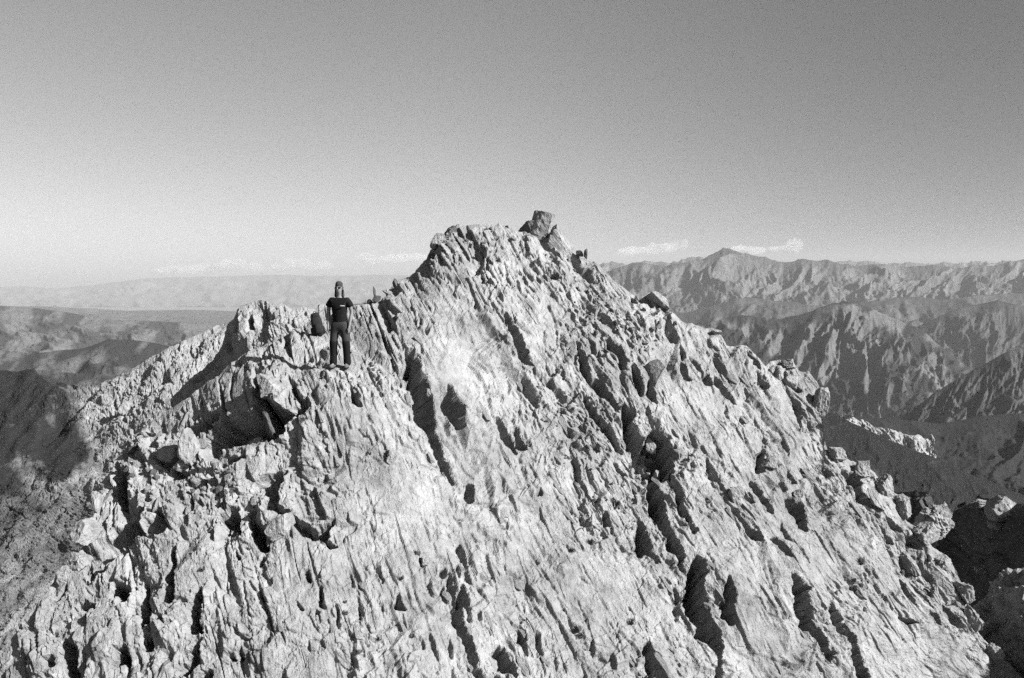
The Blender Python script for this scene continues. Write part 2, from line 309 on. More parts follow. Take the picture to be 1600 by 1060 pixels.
CRACKS = [
 ([(643,902),(650,937),(662,968),(668,991)], 2.2), ([(829,580),(830,592),(842,597),(847,607)], 3), ([(858,486),(865,502),(867,523),(869,544)], 2), ([(846,523),(850,552),(858,567)], 1.8),
 ([(873,527),(879,556),(887,594)], 2), ([(968,594),(972,610),(979,629)], 2.4), ([(734,788),(763,793),(794,790)], 2.4), ([(829,398),(837,408),(848,420),(854,428)], 2.6),
 ([(383,915),(385,937),(389,962),(396,966)], 2.2), ([(579,816),(584,833),(587,858)], 2.4), ([(690,722),(700,735),(708,757),(722,762)], 2.2), ([(681,1030),(686,1045),(690,1070)], 2),
 ([(618,1012),(624,1035),(630,1060)], 1.8), ([(143,775),(150,764),(165,764),(176,770),(178,800),(180,830)], 2.4), ([(146,780),(152,812),(150,845)], 2.4), ([(40,1005),(43,1030),(45,1060)], 2.6),
 ([(60,990),(62,1010),(66,1025)], 2), ([(206,880),(212,905),(215,925)], 2.6), ([(190,960),(192,985),(196,1010)], 2), ([(344,590),(352,610),(348,628)], 2), ([(368,590),(362,612),(364,630)], 2.6),
 ([(420,515),(445,525),(449,535)], 2), ([(512,580),(518,592),(540,597),(560,590)], 2), ([(594,578),(600,590),(585,600)], 1.8), ([(826,860),(840,880),(856,905),(868,930)], 2.2), ([(868,935),(880,955),(890,985),(897,1003)], 2),
 ([(820,915),(830,950),(845,985)], 1.8), ([(902,940),(912,975),(920,1000),(925,1030)], 2), ([(950,975),(962,1000),(972,1035)], 2), ([(1180,650),(1195,690),(1215,730)], 2), ([(1090,640),(1110,680),(1125,715)], 2),
 ([(1150,650),(1165,690),(1185,725)], 1.8), ([(1030,620),(1050,660),(1075,700)], 1.8), ([(1100,870),(1115,910),(1135,960)], 1.8), ([(1190,890),(1205,930),(1220,970)], 2), ([(1196,880),(1214,940)], 1.6),
 ([(905,610),(925,640)], 2), ([(700,640),(712,690),(740,740)], 1.4), ([(745,672),(755,700),(765,712)], 1.6), ([(540,655),(546,672)], 2.4), ([(573,650),(580,663)], 2.4), ([(594,668),(600,690)], 1.8), ([(617,678),(620,702)], 1.8),
 ([(560,672),(568,682),(575,683)], 2), ([(582,714),(592,720),(595,726)], 2), ([(470,742),(480,752),(492,755)], 2.2), ([(1395,800),(1420,830),(1450,870)], 2.4), ([(1420,900),(1440,905),(1470,925),(1480,945)], 2.2),
 ([(1340,780),(1360,815),(1385,855),(1400,890)], 2), ([(1260,640),(1263,660)], 2), ([(1305,860),(1315,885)], 2), ([(765,360),(775,375),(785,388)], 2.4), ([(690,400),(692,415),(705,430)], 2.2),
]
TOP = [(-60,1045),(0,1000),(20,985),(45,955),(75,925),(85,905),(105,886),(122,868),(136,846),(146,815),(153,785),(162,762),(174,742),(178,722),(190,710),(205,692),(215,684),(225,668),(240,655),(262,640),(290,622),(318,602),(340,590),(365,570),(385,558),(410,546),(430,532),(455,522),(470,512),(490,494),(505,482),(520,479),(545,477),(560,478),(575,470),(590,468),(603,463),(608,452),(618,440),(640,433),(655,420),(668,405),(674,392),(690,380),(697,366),(712,355),(730,353),(750,352),(772,353),(780,350),(790,357),(812,362),(830,360),(852,362),(870,374),(885,386),(905,400),(915,402),(935,413),(950,428),(965,443),(980,455),(990,462),(1000,466),(1012,460),(1030,461),(1042,475),(1050,490),(1065,504),(1080,506),(1100,512),(1115,513),(1125,522),(1135,541),(1150,541),(1165,543),(1180,558),(1195,575),(1202,566),(1216,566),(1225,570),(1240,570),(1248,580),(1262,582),(1275,597),(1281,612),(1284,640),(1287,688),(1292,702),(1310,706),(1330,720),(1350,728),(1365,740),(1378,755),(1390,768),(1403,776),(1406,800),(1414,815),(1440,830),(1455,856),(1475,865),(1490,885),(1500,905),(1510,925),(1515,960),(1530,990),(1545,1010),(1560,1025),(1580,1040),(1600,1062),(1640,1085)]
CTRL = [(-80,1100,14.5),(200,1100,13.6),(530,1100,13.6),(800,1100,14.6),(1050,1100,15.6),(1250,1100,16.6),(1650,1100,19.5),
 (50,950,15.3),(300,950,14.7),(530,950,14.7),(800,950,16.1),(1050,950,17),(1250,950,17.9),(1500,950,19.8),
 (150,800,17.0),(300,800,16.1),(450,800,15.9),(530,800,15.9),(800,800,17.6),(1050,800,18.6),(1250,800,19.5),(1400,800,20.8),
 (200,700,18.3),(300,700,17.4),(450,700,16.7),(600,700,16.9),(800,700,18.7),(1050,700,19.8),(1280,700,21.2),
 (340,600,18.6),(420,600,17.8),(530,600,17.5),(650,600,18),(800,600,20),(1050,600,21),(1240,600,22.2),
 (530,575,18),(560,562,18.5),(600,520,19.8),(530,520,20.6),(470,540,19.8),(410,560,19.5),(650,500,20.2),(750,500,21),
 (640,440,23),(670,410,23.4),(715,358,24),(800,358,24),(845,365,24.1),(950,430,23.8),(1050,500,23),(1130,535,22.8),(480,505,22.2),(560,480,22.6),(900,480,22.4)]
def bed_coords(U, V, k=1.0):
    s = U.copy()
    mx, my = np.array([-100, 150, 450, 650, 850, 1050, 1250, 1700]), np.array([0.02, 0.10, 0.24, 0.36, 0.50, 0.60, 0.66, 0.75])
    for _ in range(6): s = U - np.interp(s, mx, my) * (V - 720) * k
    return s, V
def blob(U, V, lst):
    r = np.zeros(U.shape)
    for x, y, a, b in lst: r = np.maximum(r, np.exp(-((U - x) / a) ** 2 - ((V - y) / b) ** 2))
    return r
def blocks(s, t, ws, wt, seed, lean=0.35, floor=-0.6):
    """upper envelope of many small many-sided blocks: flat tops, steep broken left sides, oblique ends"""
    S, T = s / ws, t / wt
    i0 = np.floor(S); out = np.full(S.shape, float(floor))
    for di in (-1, 0, 1):
        i = i0 + di; off = h2(i, i * 0, seed + 11) * 3; j0 = np.floor(T + off)
        for dj in (-1, 0, 1):
            j = j0 + dj
            R = [h2(i, j, seed + q) for q in range(1, 10)]
            a = S - (i + .5 + (R[0] - .5) * .7); b = T + off - (j + .5 + (R[1] - .5) * .8)
            h = (R[2] - .5) * 1.1
            top = h - a * lean * (2.2 * R[3] - .4) + b * (R[4] - .5) * .8
            left = h + .25 + (a + .42 + .35 * R[5] + b * (R[6] - .5) * .7) * (2.5 + 5 * R[7])
            right = h + .2 - (a - .36 - .3 * R[8] + b * (R[5] - .5) * .8) * (1.0 + 2.2 * R[6])
            end1 = h + .2 - (b - .38 - .3 * R[7] + a * (R[4] - .5) * 1.4) * (1.5 + 4 * R[3])
            end2 = h + .2 + (b + .42 + .3 * R[8] + a * (R[2] - .5) * 1.4) * (1.5 + 4 * R[5])
            out = np.maximum(out, np.minimum(np.minimum(np.minimum(top, left), np.minimum(end1, end2)), right))
    return out
def joints(s, t, w, L, seed, share, wd):
    """long straight open joints along the bedding"""
    S = s / w; i = np.floor(S); T = t / L + h2(i, i * 0, seed) * 5; j = np.floor(T); f = T - j
    on = h2(i, j, seed + 1) < share; c = .25 + .5 * h2(i, j, seed + 2) + (f - .5) * (h2(i, j, seed + 3) - .5) * .5
    wide = wd * (.4 + .9 * h2(i, j, seed + 4)) * np.sin(np.pi * np.clip((f - .06) / .88, 0, 1)) ** .6 + 1e-3
    d = (S - i - c) * w
    return np.where(on, -np.exp(-(d / wide) ** 4) * 3.0 * wide + np.where(d > 0, np.exp(-d / (w * .3)), 0) * .35 * wide, 0)
def rock_disp(U, V, seed, big=1.0, sc=1.0, smooth=None, rubble=None, wob=1.0):
    s, t = bed_coords(U, V)
    s1 = s + wob * (14 * gnoise(U / 260, V / 320, seed) + 3 * lnoise(U / 80, V / 120, seed + 1)); t1 = t + wob * (26 * gnoise(U / 130, V / 130, seed + 5))
    s2 = s1 + wob * 2.2 * lnoise(U / 22, V / 30, seed + 2); t2 = t1 + wob * 4 * lnoise(U / 26, V / 26, seed + 6)
    s3 = s2 + wob * 1.3 * lnoise(U / 8, V / 9, seed + 3); t3 = t2 + wob * 1.8 * lnoise(U / 9, V / 9, seed + 7)
    sm = 0 if smooth is None else smooth; rb = 0 if rubble is None else rubble
    def act(sc_, k, bias): return np.clip(fbm(U / sc_, V / sc_, 2, seed + k) * 1.5 + bias, 0, 1)
    D = big * 10 * fbm(U / 240, V / 240, 3, seed + 20)
    D = D + big * (0.4 + .7 * act(190, 25, .4)) * 15 * blocks(s2, t2, 105 * sc, 150 * sc, seed + 100)
    D = D + (1 - .6 * sm) * sc * (0.45 + .8 * act(140, 31, .5)) * 12.5 * blocks(s2, t2, 44 * sc, 60 * sc, seed + 200)
    D = D + (1 - .78 * sm) * (1 + .4 * rb) * sc * (0.4 + .8 * act(75, 41, .45)) * 8.4 * blocks(s3, t3, 18 * sc, 25 * sc, seed + 300)
    D = D + (1 - .75 * sm) * (1 + 1.0 * rb) * sc * (0.25 + .9 * act(42, 51, .35)) * 4.6 * blocks(s3, t3, 8.4 * sc, 10.0 * sc, seed + 400)
    D = D + (1 - .5 * sm) * (1 + .8 * rb) * sc * (0.22 + .8 * act(30, 57, .3)) * 2.3 * blocks(s3, t3, 4.2 * sc, 5.2 * sc, seed + 500)
    spl = ridged(s2 / 6.5, t2 / 34, 3, seed + 81, .6) - .8; hat = ridged((t + .25 * s) / 7, s / 26, 2, seed + 86) - .8
    D = D + sc * (0.45 * act(60, 88, .15) * spl + 0.9 * act(70, 89, .1) * hat)
    sj = s1 + wob * (1.0 * lnoise(U / 30, V / 40, seed + 92) + .7 * lnoise(U / 9, V / 10, seed + 93))
    D = D + sc * (.3 + .8 * act(120, 94, .35)) * (joints(sj, t1, 44 * sc, 150 * sc, seed + 600, .34, 2.6) + joints(sj, t1, 21 * sc, 66 * sc, seed + 620, .26, 1.6)) + sc * .8 * joints(s2, t2, 10 * sc, 30 * sc, seed + 640, .2, 1.2) * act(60, 96, .3)
    D = D + 0.4 * fbm(U / 9, V / 9, 3, seed + 61, 0.6) + 0.3 * fbm(U / 3.1, V / 3.1, 2, seed + 71)
    return D
def relief(name, top, ctrl, u0, u1, vb, nu, nv, nback, mat, disp, back=(4.0, 1.0), clefts=(), cracks=(), kind='structure', attrs=None, skirt=0, topjag=2.0):
    cols = np.linspace(u0, u1, nu)
    tp = np.array(top, float); tv = np.interp(cols, tp[:, 0], tp[:, 1]) + topjag * fbm(cols / 14, cols * 0 + 3.3, 3, 5)
    tt = np.linspace(0, 1, nv)[:, None]
    U = np.broadcast_to(cols, (nv, nu)).copy(); tvs = np.minimum(tv, vb - 3); nb = max(3, int(90 / (cols[1] - cols[0]))) | 1; ker = np.hanning(nb + 2)[1:-1]; ker /= ker.sum()
    tb = np.minimum(np.convolve(np.pad(tvs, nb // 2, 'edge'), ker, 'valid'), vb - 3)
    V = vb + (tb - vb) * tt + (tvs - tb) * tt ** 9
    dep = tps(ctrl); st = 8.0
    gx = np.arange(u0 - 2 * st, u1 + 3 * st, st); gy = np.arange(tv.min() - 6 * st, vb + 3 * st, st)
    GX, GY = np.meshgrid(gx, gy); GD = dep(GX, GY); GN = normals(W(GX, GY, GD))
    if (GN * W(GX, GY, GD)).sum(-1).mean() > 0: GN = -GN
    def samp(A, u, v):
        c = (u - gx[0]) / st; r = (v - gy[0]) / st
        c0 = np.clip(np.floor(c).astype(int), 0, len(gx) - 2); r0 = np.clip(np.floor(r).astype(int), 0, len(gy) - 2)
        fc = (c - c0).clip(0, 1); fr = (r - r0).clip(0, 1)
        if A.ndim == 3: fc, fr = fc[..., None], fr[..., None]
        return A[r0, c0] * (1 - fr) * (1 - fc) + A[r0 + 1, c0] * fr * (1 - fc) + A[r0, c0 + 1] * (1 - fr) * fc + A[r0 + 1, c0 + 1] * fr * fc
    d = samp(GD, U, V)
    P = W(U, V, d)
    k = (np.arange(1, nback + 1) / nback)[:, None]
    q = back[0] * k ** 1.4
    B = np.repeat(P[-1:], nback, 0).copy(); B[..., 1] += q * 0.8; B[..., 2] -= q * back[1]
    Ub = np.broadcast_to(cols, (nback, nu)); Vb = V[-1:] - k * 60
    Pall = np.concatenate([P, B]); Ua = np.concatenate([U, Ub]); Va = np.concatenate([V, Vb])
    da = np.concatenate([d, np.repeat(d[-1:], nback, 0)])
    N0 = samp(GN, U, V); kk_ = np.clip(k * 3, 0, 1)[..., None]
    N = np.concatenate([N0, N0[-1:] * (1 - kk_) + np.array([0, 0.5, 0.85]) * kk_]); N /= np.linalg.norm(N, axis=-1, keepdims=True)
    D = disp(Ua, Va)
    edge = np.clip((Va - np.concatenate([tv] * 1)[None]) / 14.0, 0, 1)   # quieter along the skyline
    D = D * (0.35 + 0.65 * edge)
    D0 = D.copy()
    poly_carve(Ua[:nv], Va[:nv], D[:nv], clefts, cols, None)
    line_carve(Ua[:nv], Va[:nv], D[:nv], cracks, cols)
    dist = np.minimum(Va - tv[None], 60.0)
    for sh in (6, 12, 18): dist = np.minimum(dist, np.minimum(np.roll(dist, sh, 1), np.roll(dist, -sh, 1)))
    C_ = (D - D0) * np.clip((dist - 2) / 16.0, 0, 1)
    for _ in range(2): C_[1:-1, 1:-1] = (C_[1:-1, 1:-1] * 2 + C_[:-2, 1:-1] + C_[2:, 1:-1] + C_[1:-1, :-2] + C_[1:-1, 2:]) / 6
    lat = np.clip(-C_ / 8, 0, 1) * (3.0 * lnoise(C_ / 7 + Ua / 40, Va / 8, 301) + 1.6 * lnoise(C_ / 3, Va / 4, 303))
    D = D0 + C_        # the clefts die out towards the skyline
    R = Pall + N * (D * da / F)[..., None]
    R[..., 0] += lat * da / F; R[..., 2] += .6 * np.roll(lat, 7, 0) * da / F
    if skirt:                                                # the foot of the face goes on down below the picture
        kk = (np.arange(skirt, 0, -1) / skirt)[:, None, None]
        S = np.repeat(R[:1], skirt, 0) + kk * np.array([0, -2.2, -4.5]); R = np.concatenate([S, R])
    at = {k_: np.concatenate([np.repeat(f(Ua, Va)[:1], skirt, 0), f(Ua, Va)]) for k_, f in (attrs or {}).items()}
    o = grid_mesh(name, R, mat, kind, at)
    def surf(px, py):
        c_ = int(np.clip(round((px - u0) / (u1 - u0) * (nu - 1)), 0, nu - 1))
        row = int(np.argmin(np.abs(V[:, c_] - py)))
        return Vector(R[row + skirt, c_]), Vector(N[row, c_]), float(da[row, c_])
    return o, surf
SMOOTH = [(735,545,55,50),(760,715,60,55),(600,740,70,70),(640,800,60,90),(840,540,25,60),(1010,600,40,35),(715,590,40,60),(680,470,40,30),(560,540,60,25),(370,610,50,30),(790,395,25,22),(470,930,40,60),(300,880,30,60),(1230,650,45,40),(830,830,40,60),(960,920,60,80),(1090,625,45,45),(1150,715,50,60),(1120,850,60,45),(1230,815,50,50),(880,945,60,70),(700,985,60,50),(540,870,50,45),(1060,545,40,25),(1290,870,50,50),(1180,1000,70,40),(610,880,45,40),(560,650,50,30),(1390,1020,90,50),(1180,900,50,60)]
RUBBLE = [(950,510,70,60),(1000,500,50,40),(900,690,60,70),(860,640,40,50),(960,800,50,60),(1320,955,50,40),(450,620,40,30),(340,790,60,40),(760,410,90,40),(980,760,40,40),(240,720,60,50)]
def disp_main(U, V):
    D = rock_disp(U, V, 7, 1.0, 1.0, blob(U, V, SMOOTH), blob(U, V, RUBBLE))
    flat = np.exp(-(((U - 530) / 34) ** 2 + ((V - 572) / 14) ** 2) ** 2)     # the standing place
    return D * (1 - 0.9 * flat)
ridge, surf = relief('rock_ridge', TOP, CTRL, -60, 1640, 1100, 1240, 520, 40, M_ROCK, disp_main, clefts=CLEFTS, cracks=CRACKS, skirt=6)

# ---- the crest behind on the left, with its pinnacles
TOPC = [(240,650),(262,628),(285,606),(300,590),(318,577),(335,562),(346,545),(351,522),(355,504),(365,500),(371,484),(383,477),(398,472),(408,468),(420,473),(432,481),(440,476),(450,481),(462,485),(475,478),(490,483),(505,476),(520,481),(540,480),(570,490),(600,500)]
rear, surfC = relief('rear_crest', TOPC, [(240,690,31),(300,690,30),(600,690,27),(300,600,33),(400,560,30.5),(500,560,29),(600,560,29),(350,520,33),(420,475,33),(520,480,33),(600,500,33)], 240, 600, 680, 300, 170, 16, M_REAR,
    lambda U, V: rock_disp(U, V, 57, 0.8, 0.6, None, None, 0.6), clefts=[([(288,599),(305,583),(320,570),(346,547),(345,563),(334,578),(318,592),(303,600)], 45), [(390,500),(396,495),(399,515),(392,520)], [(372,500),(376,492),(378,512),(373,520)], [(352,540),(356,525),(358,550)]])
# ---- scree spur and talus far below on the left
VEG = [(20,600,80,75),(60,680,75,50),(-20,700,80,60),(100,715,45,30),(30,560,120,30),(115,585,38,18),(185,566,34,12)]
TOPD = [(-80,575),(0,580),(55,578),(75,600),(100,600),(130,604),(150,600),(185,588),(215,570),(260,548),(300,527),(340,508),(380,500),(440,490)]
scree, surfD = relief('scree_slope', TOPD, [(-80,580,190),(0,600,172),(0,700,140),(0,760,122),(0,900,92),(0,1060,66),(75,605,165),(150,690,132),(200,590,158),(340,510,172),(300,600,140),(250,640,132),(200,760,104),(150,900,86),(420,600,140),(420,800,90),(200,1060,60),(420,1060,60)], -80, 440, 1060, 380, 420, 12, M_SCREE,
    lambda U, V: (1 - .8 * np.clip(blob(U, V, VEG) * 1.4, 0, 1)) * 0.5 * rock_disp(U * 2.6 + V * 1.3, V * 2.6 - U * .9, 87, 0.5, 0.5, None, 1.0, 0.5) + 9 * fbm((U + V) / 60, (U - V) / 140, 3, 12), back=(30, 1.0), attrs={'veg': lambda U, V: np.clip(0.10 + 0.9 * blob(U + 30 * fbm(U / 40, V / 40, 4, 61), V + 24 * fbm(U / 40, V / 40, 4, 62), VEG) ** .7 + 0.42 * np.clip((V - 735) / 60, 0, 1) - 0.3 * np.exp(-((V - (1000 - U * .9)) / 25) ** 2), 0, 1)})
# ---- shaded rib and hollow at the lower right
TOPE = [(1270,770),(1380,775),(1405,770),(1420,768),(1455,768),(1475,800),(1495,815),(1515,795),(1535,778),(1570,780),(1600,788),(1660,800),(1720,850),(1800,930),(1950,1020)]
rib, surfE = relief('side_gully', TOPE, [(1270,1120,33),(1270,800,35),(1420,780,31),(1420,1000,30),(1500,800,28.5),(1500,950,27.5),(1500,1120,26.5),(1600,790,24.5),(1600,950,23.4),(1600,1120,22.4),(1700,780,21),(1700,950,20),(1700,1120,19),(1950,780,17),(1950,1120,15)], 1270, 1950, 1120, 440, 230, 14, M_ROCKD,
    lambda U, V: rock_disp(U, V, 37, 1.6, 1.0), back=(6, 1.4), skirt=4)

# ------------------------------------------------------------------ hills and mountains
def mountain(name, crest, D, L, vbase, mat, nu=420, nv=150, amp=0.5, su=90.0, seed=1, jag=3.0, vegf=None, back=0.4, prof=0.85):
    c = np.array(crest, float); cols = np.linspace(c[0, 0], c[-1, 0], nu)
    tv = np.interp(cols, c[:, 0], c[:, 1]); tv = np.convolve(np.pad(tv, 4, 'edge'), np.ones(9) / 9, 'valid')
    tv = tv - jag * (0.9 * fbm(cols / (su * 0.6), cols * 0 + seed * 1.7, 2, seed) + .55 * (ridged(cols / (su * 0.28), cols * 0 + seed * 2.7, 4, seed + 1, .6) - 0.8))
    t = np.concatenate([-np.linspace(back, 0.03, 14), np.linspace(0, 1, nv)])[:, None]
    tp_ = np.clip(t, 0, 1)
    U = np.broadcast_to(cols, (len(t), nu)); V = tv + (vbase - tv) * tp_ ** prof
    d = D - L * t
    P = W(U, V, d)
    P[..., 2] -= np.where(t < 0, (-t) * L * 0.55, 0)
    yy = t * L / (su * D / F)
    wx = U / su + 0.55 * fbm(U / (su * 1.3), yy / 1.5 + seed, 3, seed + 3)
    R = 0.75 * ridged(wx, yy * 0.30 + 0.3 * fbm(U / su, yy, 2, seed + 8), 2, seed + 9, 0.5) + 0.35 * ridged(wx * 2.7 + .4 * fbm(U / su * 2, yy * 2, 2, seed), yy * 1.3, 4, seed + 13, 0.5) - 0.85
    env = np.clip(np.abs(t) / 0.15, 0, 1) ** 0.8
    rough = fbm(U / (su * .22), yy * 3.0, 5, seed + 17, 0.62) + 0.8 * (ridged(U / (su * .16) + .5 * fbm(U / (su * .3), yy * 3, 2, seed + 41), yy * 3.5, 4, seed + 44, .6) - .8)
    h = (R * amp + rough * amp * 0.18) * env
    px = d / F
    P[..., 2] += h * su * px * 0.8; P[..., 1] -= h * su * px * 0.5
    n = normals(P); n *= np.sign(n[..., 2:3] + 1e-9)
    veg = np.clip(0.15 + 0.7 * n[..., 2] + 0.5 * fbm(U / (su * 0.5), yy * 1.2, 5, seed + 23), 0, 1) if vegf is None else vegf(U, V, tp_, n, R)
    return grid_mesh(name, P, mat, 'structure', {'veg': veg}, smooth=True)
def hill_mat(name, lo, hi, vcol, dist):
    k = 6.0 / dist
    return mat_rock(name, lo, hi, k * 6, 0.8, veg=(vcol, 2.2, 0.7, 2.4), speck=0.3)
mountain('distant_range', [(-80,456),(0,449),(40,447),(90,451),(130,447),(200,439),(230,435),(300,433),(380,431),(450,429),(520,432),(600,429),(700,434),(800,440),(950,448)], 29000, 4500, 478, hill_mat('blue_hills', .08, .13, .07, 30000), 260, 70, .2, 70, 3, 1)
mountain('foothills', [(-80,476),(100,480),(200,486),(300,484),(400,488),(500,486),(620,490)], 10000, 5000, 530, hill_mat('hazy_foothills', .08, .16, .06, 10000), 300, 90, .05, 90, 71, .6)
mountain('far_hills', [(-80,470),(0,478),(60,482),(110,489),(160,499),(250,503),(330,507),(420,512),(540,516)], 4600, 2600, 640, hill_mat('valley_hills', .05, .12, .028, 4600), 380, 150, .12, 150, 5, 1,
    vegf=lambda U, V, t, n, R: np.clip(0.62 + 0.9 * fbm(U / 55, (V + U * .5) / 30, 4, 77) - 0.3 * (R > 0.15), 0, 1))
mountain('near_hill', [(-80,545),(-20,540),(40,556),(90,548),(130,545),(170,530),(220,532),(260,540),(330,560),(420,580)], 2000, 1100, 720, hill_mat('grassy_hill', .04, .11, .02, 2000), 320, 120, .10, 160, 6, 1,
    vegf=lambda U, V, t, n, R: np.clip(0.75 + 0.8 * fbm(U / 60, (V + U * .6) / 26, 4, 79), 0, 1))
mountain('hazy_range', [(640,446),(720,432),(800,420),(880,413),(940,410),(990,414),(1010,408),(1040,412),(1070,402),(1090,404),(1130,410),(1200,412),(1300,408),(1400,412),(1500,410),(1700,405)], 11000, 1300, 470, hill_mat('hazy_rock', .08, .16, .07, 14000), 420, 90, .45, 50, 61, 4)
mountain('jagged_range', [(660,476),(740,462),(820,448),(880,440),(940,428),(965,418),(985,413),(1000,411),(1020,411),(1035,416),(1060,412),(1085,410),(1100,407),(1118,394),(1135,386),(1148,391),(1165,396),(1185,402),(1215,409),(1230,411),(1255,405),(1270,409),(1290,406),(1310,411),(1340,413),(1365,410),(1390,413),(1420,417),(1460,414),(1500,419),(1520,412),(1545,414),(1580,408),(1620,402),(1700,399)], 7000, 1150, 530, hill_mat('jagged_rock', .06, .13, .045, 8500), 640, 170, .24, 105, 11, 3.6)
mountain('middle_range', [(680,540),(760,516),(880,490),(1000,472),(1060,490),(1120,476),(1170,465),(1230,470),(1290,480),(1350,470),(1420,462),(1470,470),(1520,460),(1600,457),(1700,462)], 5800, 950, 600, hill_mat('middle_rock', .04, .095, .026, 5800), 480, 150, .19, 150, 15, 3)
mountain('dark_mountain', [(1360,560),(1400,532),(1440,507),(1500,480),(1560,470),(1600,478),(1700,470)], 4300, 700, 640, hill_mat('dark_slope', .028, .065, .016, 4300), 300, 130, .2, 140, 19, 2)
mountain('rocky_mountain', [(860,660),(940,606),(1000,560),(1040,524),(1100,506),(1160,492),(1220,500),(1260,490),(1290,478),(1322,470),(1345,480),(1380,490),(1410,502),(1440,514),(1460,532),(1490,557),(1515,575),(1560,607),(1700,660)], 3200, 620, 690, hill_mat('rocky_face', .042, .125, .016, 3200), 560, 200, .30, 125, 21, 3,
    vegf=lambda U, V, t, n, R: np.clip(0.30 + 0.5 * t + 0.9 * fbm(U / 50, V / 40, 4, 81) + 0.5 * n[..., 2] - 0.9 * np.exp(-((U - 1330) / 45) ** 2 - ((V - 540) / 40) ** 2), 0, 1))
mountain('valley_mountain', [(1380,680),(1420,642),(1460,614),(1500,590),(1540,568),(1575,549),(1600,545),(1700,530)], 2000, 420, 760, hill_mat('valley_face', .028, .075, .016, 2000), 320, 150, .25, 130, 27, 2.5)
mountain('valley_floor', [(960,690),(1060,664),(1180,650),(1270,655),(1330,650),(1400,655),(1470,662),(1540,650),(1600,645),(1700,638)], 1300, 700, 860, hill_mat('valley_grass', .02, .04, .011, 1300), 360, 130, .15, 160, 31, 1,
    vegf=lambda U, V, t, n, R: np.clip(1.0 + 0.4 * fbm(U / 60, V / 30, 4, 83), 0, 1))
# pale outcrop beyond the grassy spur
oc, _ = relief('pale_outcrop', [(1318,660),(1326,655),(1350,658),(1370,668),(1400,672),(1430,680),(1446,684),(1454,680),(1460,690),(1463,712)], [(1318,730,430),(1463,730,420),(1318,660,450),(1463,690,440),(1390,690,436)], 1318, 1463, 760, 190, 130, 8, mat_rock('outcrop_rock', .15, .28, .05, .6),
    lambda U, V: rock_disp(U, V, 43, 0.9, 0.5, None, 1.0, 0.6) * 1.3, back=(20, 1.2), kind='structure', topjag=3.0)
mountain('grassy_spur', [(1230,605),(1286,638),(1330,660),(1400,692),(1460,715),(1520,742),(1600,775),(1720,815)], 260, 150, 1000, hill_mat('spur_grass', .02, .04, .010, 260), 380, 170, .16, 90, 35, 1.2,
    vegf=lambda U, V, t, n, R: np.clip(0.95 + 0.45 * fbm(U / 40, V / 16, 4, 85), 0, 1))
# the plain between, out to the horizon
g = 30500.0
gm_ = grid_mesh('ground', np.stack(np.meshgrid(np.linspace(-g, g, 30), np.linspace(-2000, 30000, 30), indexing='xy') + [np.full((30, 30), -760.0)], -1), hill_mat('plain', .10, .22, .07, 20000), 'structure', {'veg': np.full((30, 30), .6)})

# ------------------------------------------------------------------ air
def box_mesh(name, lo, hi):
    bm = bmesh.new(); bmesh.ops.create_cube(bm, size=1)
    for v in bm.verts: v.co = Vector([(lo[i] + hi[i]) / 2 + v.co[i] * (hi[i] - lo[i]) for i in range(3)])
    me = bpy.data.meshes.new(name); bm.to_mesh(me); bm.free(); return me
def vol_mat(name, dens, col=0.9, aniso=0.2):
    m = bpy.data.materials.new(name); m.use_nodes = True; nt = m.node_tree; nt.nodes.clear()
    v = nt.nodes.new('ShaderNodeVolumePrincipled'); v.inputs['Density'].default_value = dens; v.inputs['Color'].default_value = (col, col, col, 1); v.inputs['Anisotropy'].default_value = aniso
    o = nt.nodes.new('ShaderNodeOutputMaterial'); nt.links.new(v.outputs[0], o.inputs['Volume']); return m
hz = bpy.data.objects.new('haze', box_mesh('haze', (-32000, -2500, -3000), (32000, 30500, 900))); COL.objects.link(hz); hz['kind'] = 'stuff'
hz.data.materials.append(vol_mat('haze_air', 4.0e-5, 0.5, 0.0))

# ------------------------------------------------------------------ things: helpers
def obj(name, me, mat=None, parent=None, loc=(0, 0, 0)):
    o = bpy.data.objects.new(name, me); COL.objects.link(o); o.location = loc
    if mat and me is not None and not me.materials: me.materials.append(mat)
    if parent: o.parent = parent
    return o
def tag(o, label, cat, group=None):
    o['label'] = label; o['category'] = cat
    if group: o['group'] = group
    return o
def rock_me(name, seed, subdiv=3, planes=9, cut=(0.62, 0.92), rough=0.05, stretch=(1, 1, 1)):
    """a broken block: a ball cut by random joint planes, then roughened"""
    rng = random.Random(seed); bm = bmesh.new(); bmesh.ops.create_icosphere(bm, subdivisions=subdiv, radius=1.18)
    pl = []
    base = [Vector((1, .1, 0)), Vector((-1, 0, .15)), Vector((0, 1, .1)), Vector((0, -1, .1)), Vector((.1, 0, 1)), Vector((0, .1, -1))]
    for k in range(planes):
        n = (base[k] + Vector((rng.uniform(-.5, .5), rng.uniform(-.5, .5), rng.uniform(-.5, .5)))) if k < 6 else Vector((rng.gauss(0, 1), rng.gauss(0, 1), rng.gauss(0, 1)))
        pl.append((n.normalized(), rng.uniform(*cut)))
    X = np.array([v.co[:] for v in bm.verts])
    for _ in range(2):
        for n, c in pl:
            n_ = np.array(n); dd = X @ n_ - c; X = X - np.where(dd > 0, dd, 0)[:, None] * n_
    nz = fbm(X[:, 0] * 2.6 + seed, X[:, 1] * 2.6 + X[:, 2] * 3.3, 3, seed) * rough + 0.5 * rough * fbm(X[:, 0] * 9 + X[:, 2] * 5, X[:, 1] * 9 - X[:, 2] * 7, 2, seed + 5)
    X = (X + X / (np.linalg.norm(X, axis=1, keepdims=True) + 1e-6) * nz[:, None]) * np.array(stretch)
    for v, x in zip(bm.verts, X): v.co = x
    me = bpy.data.meshes.new(name); bm.to_mesh(me); bm.free()
    return me
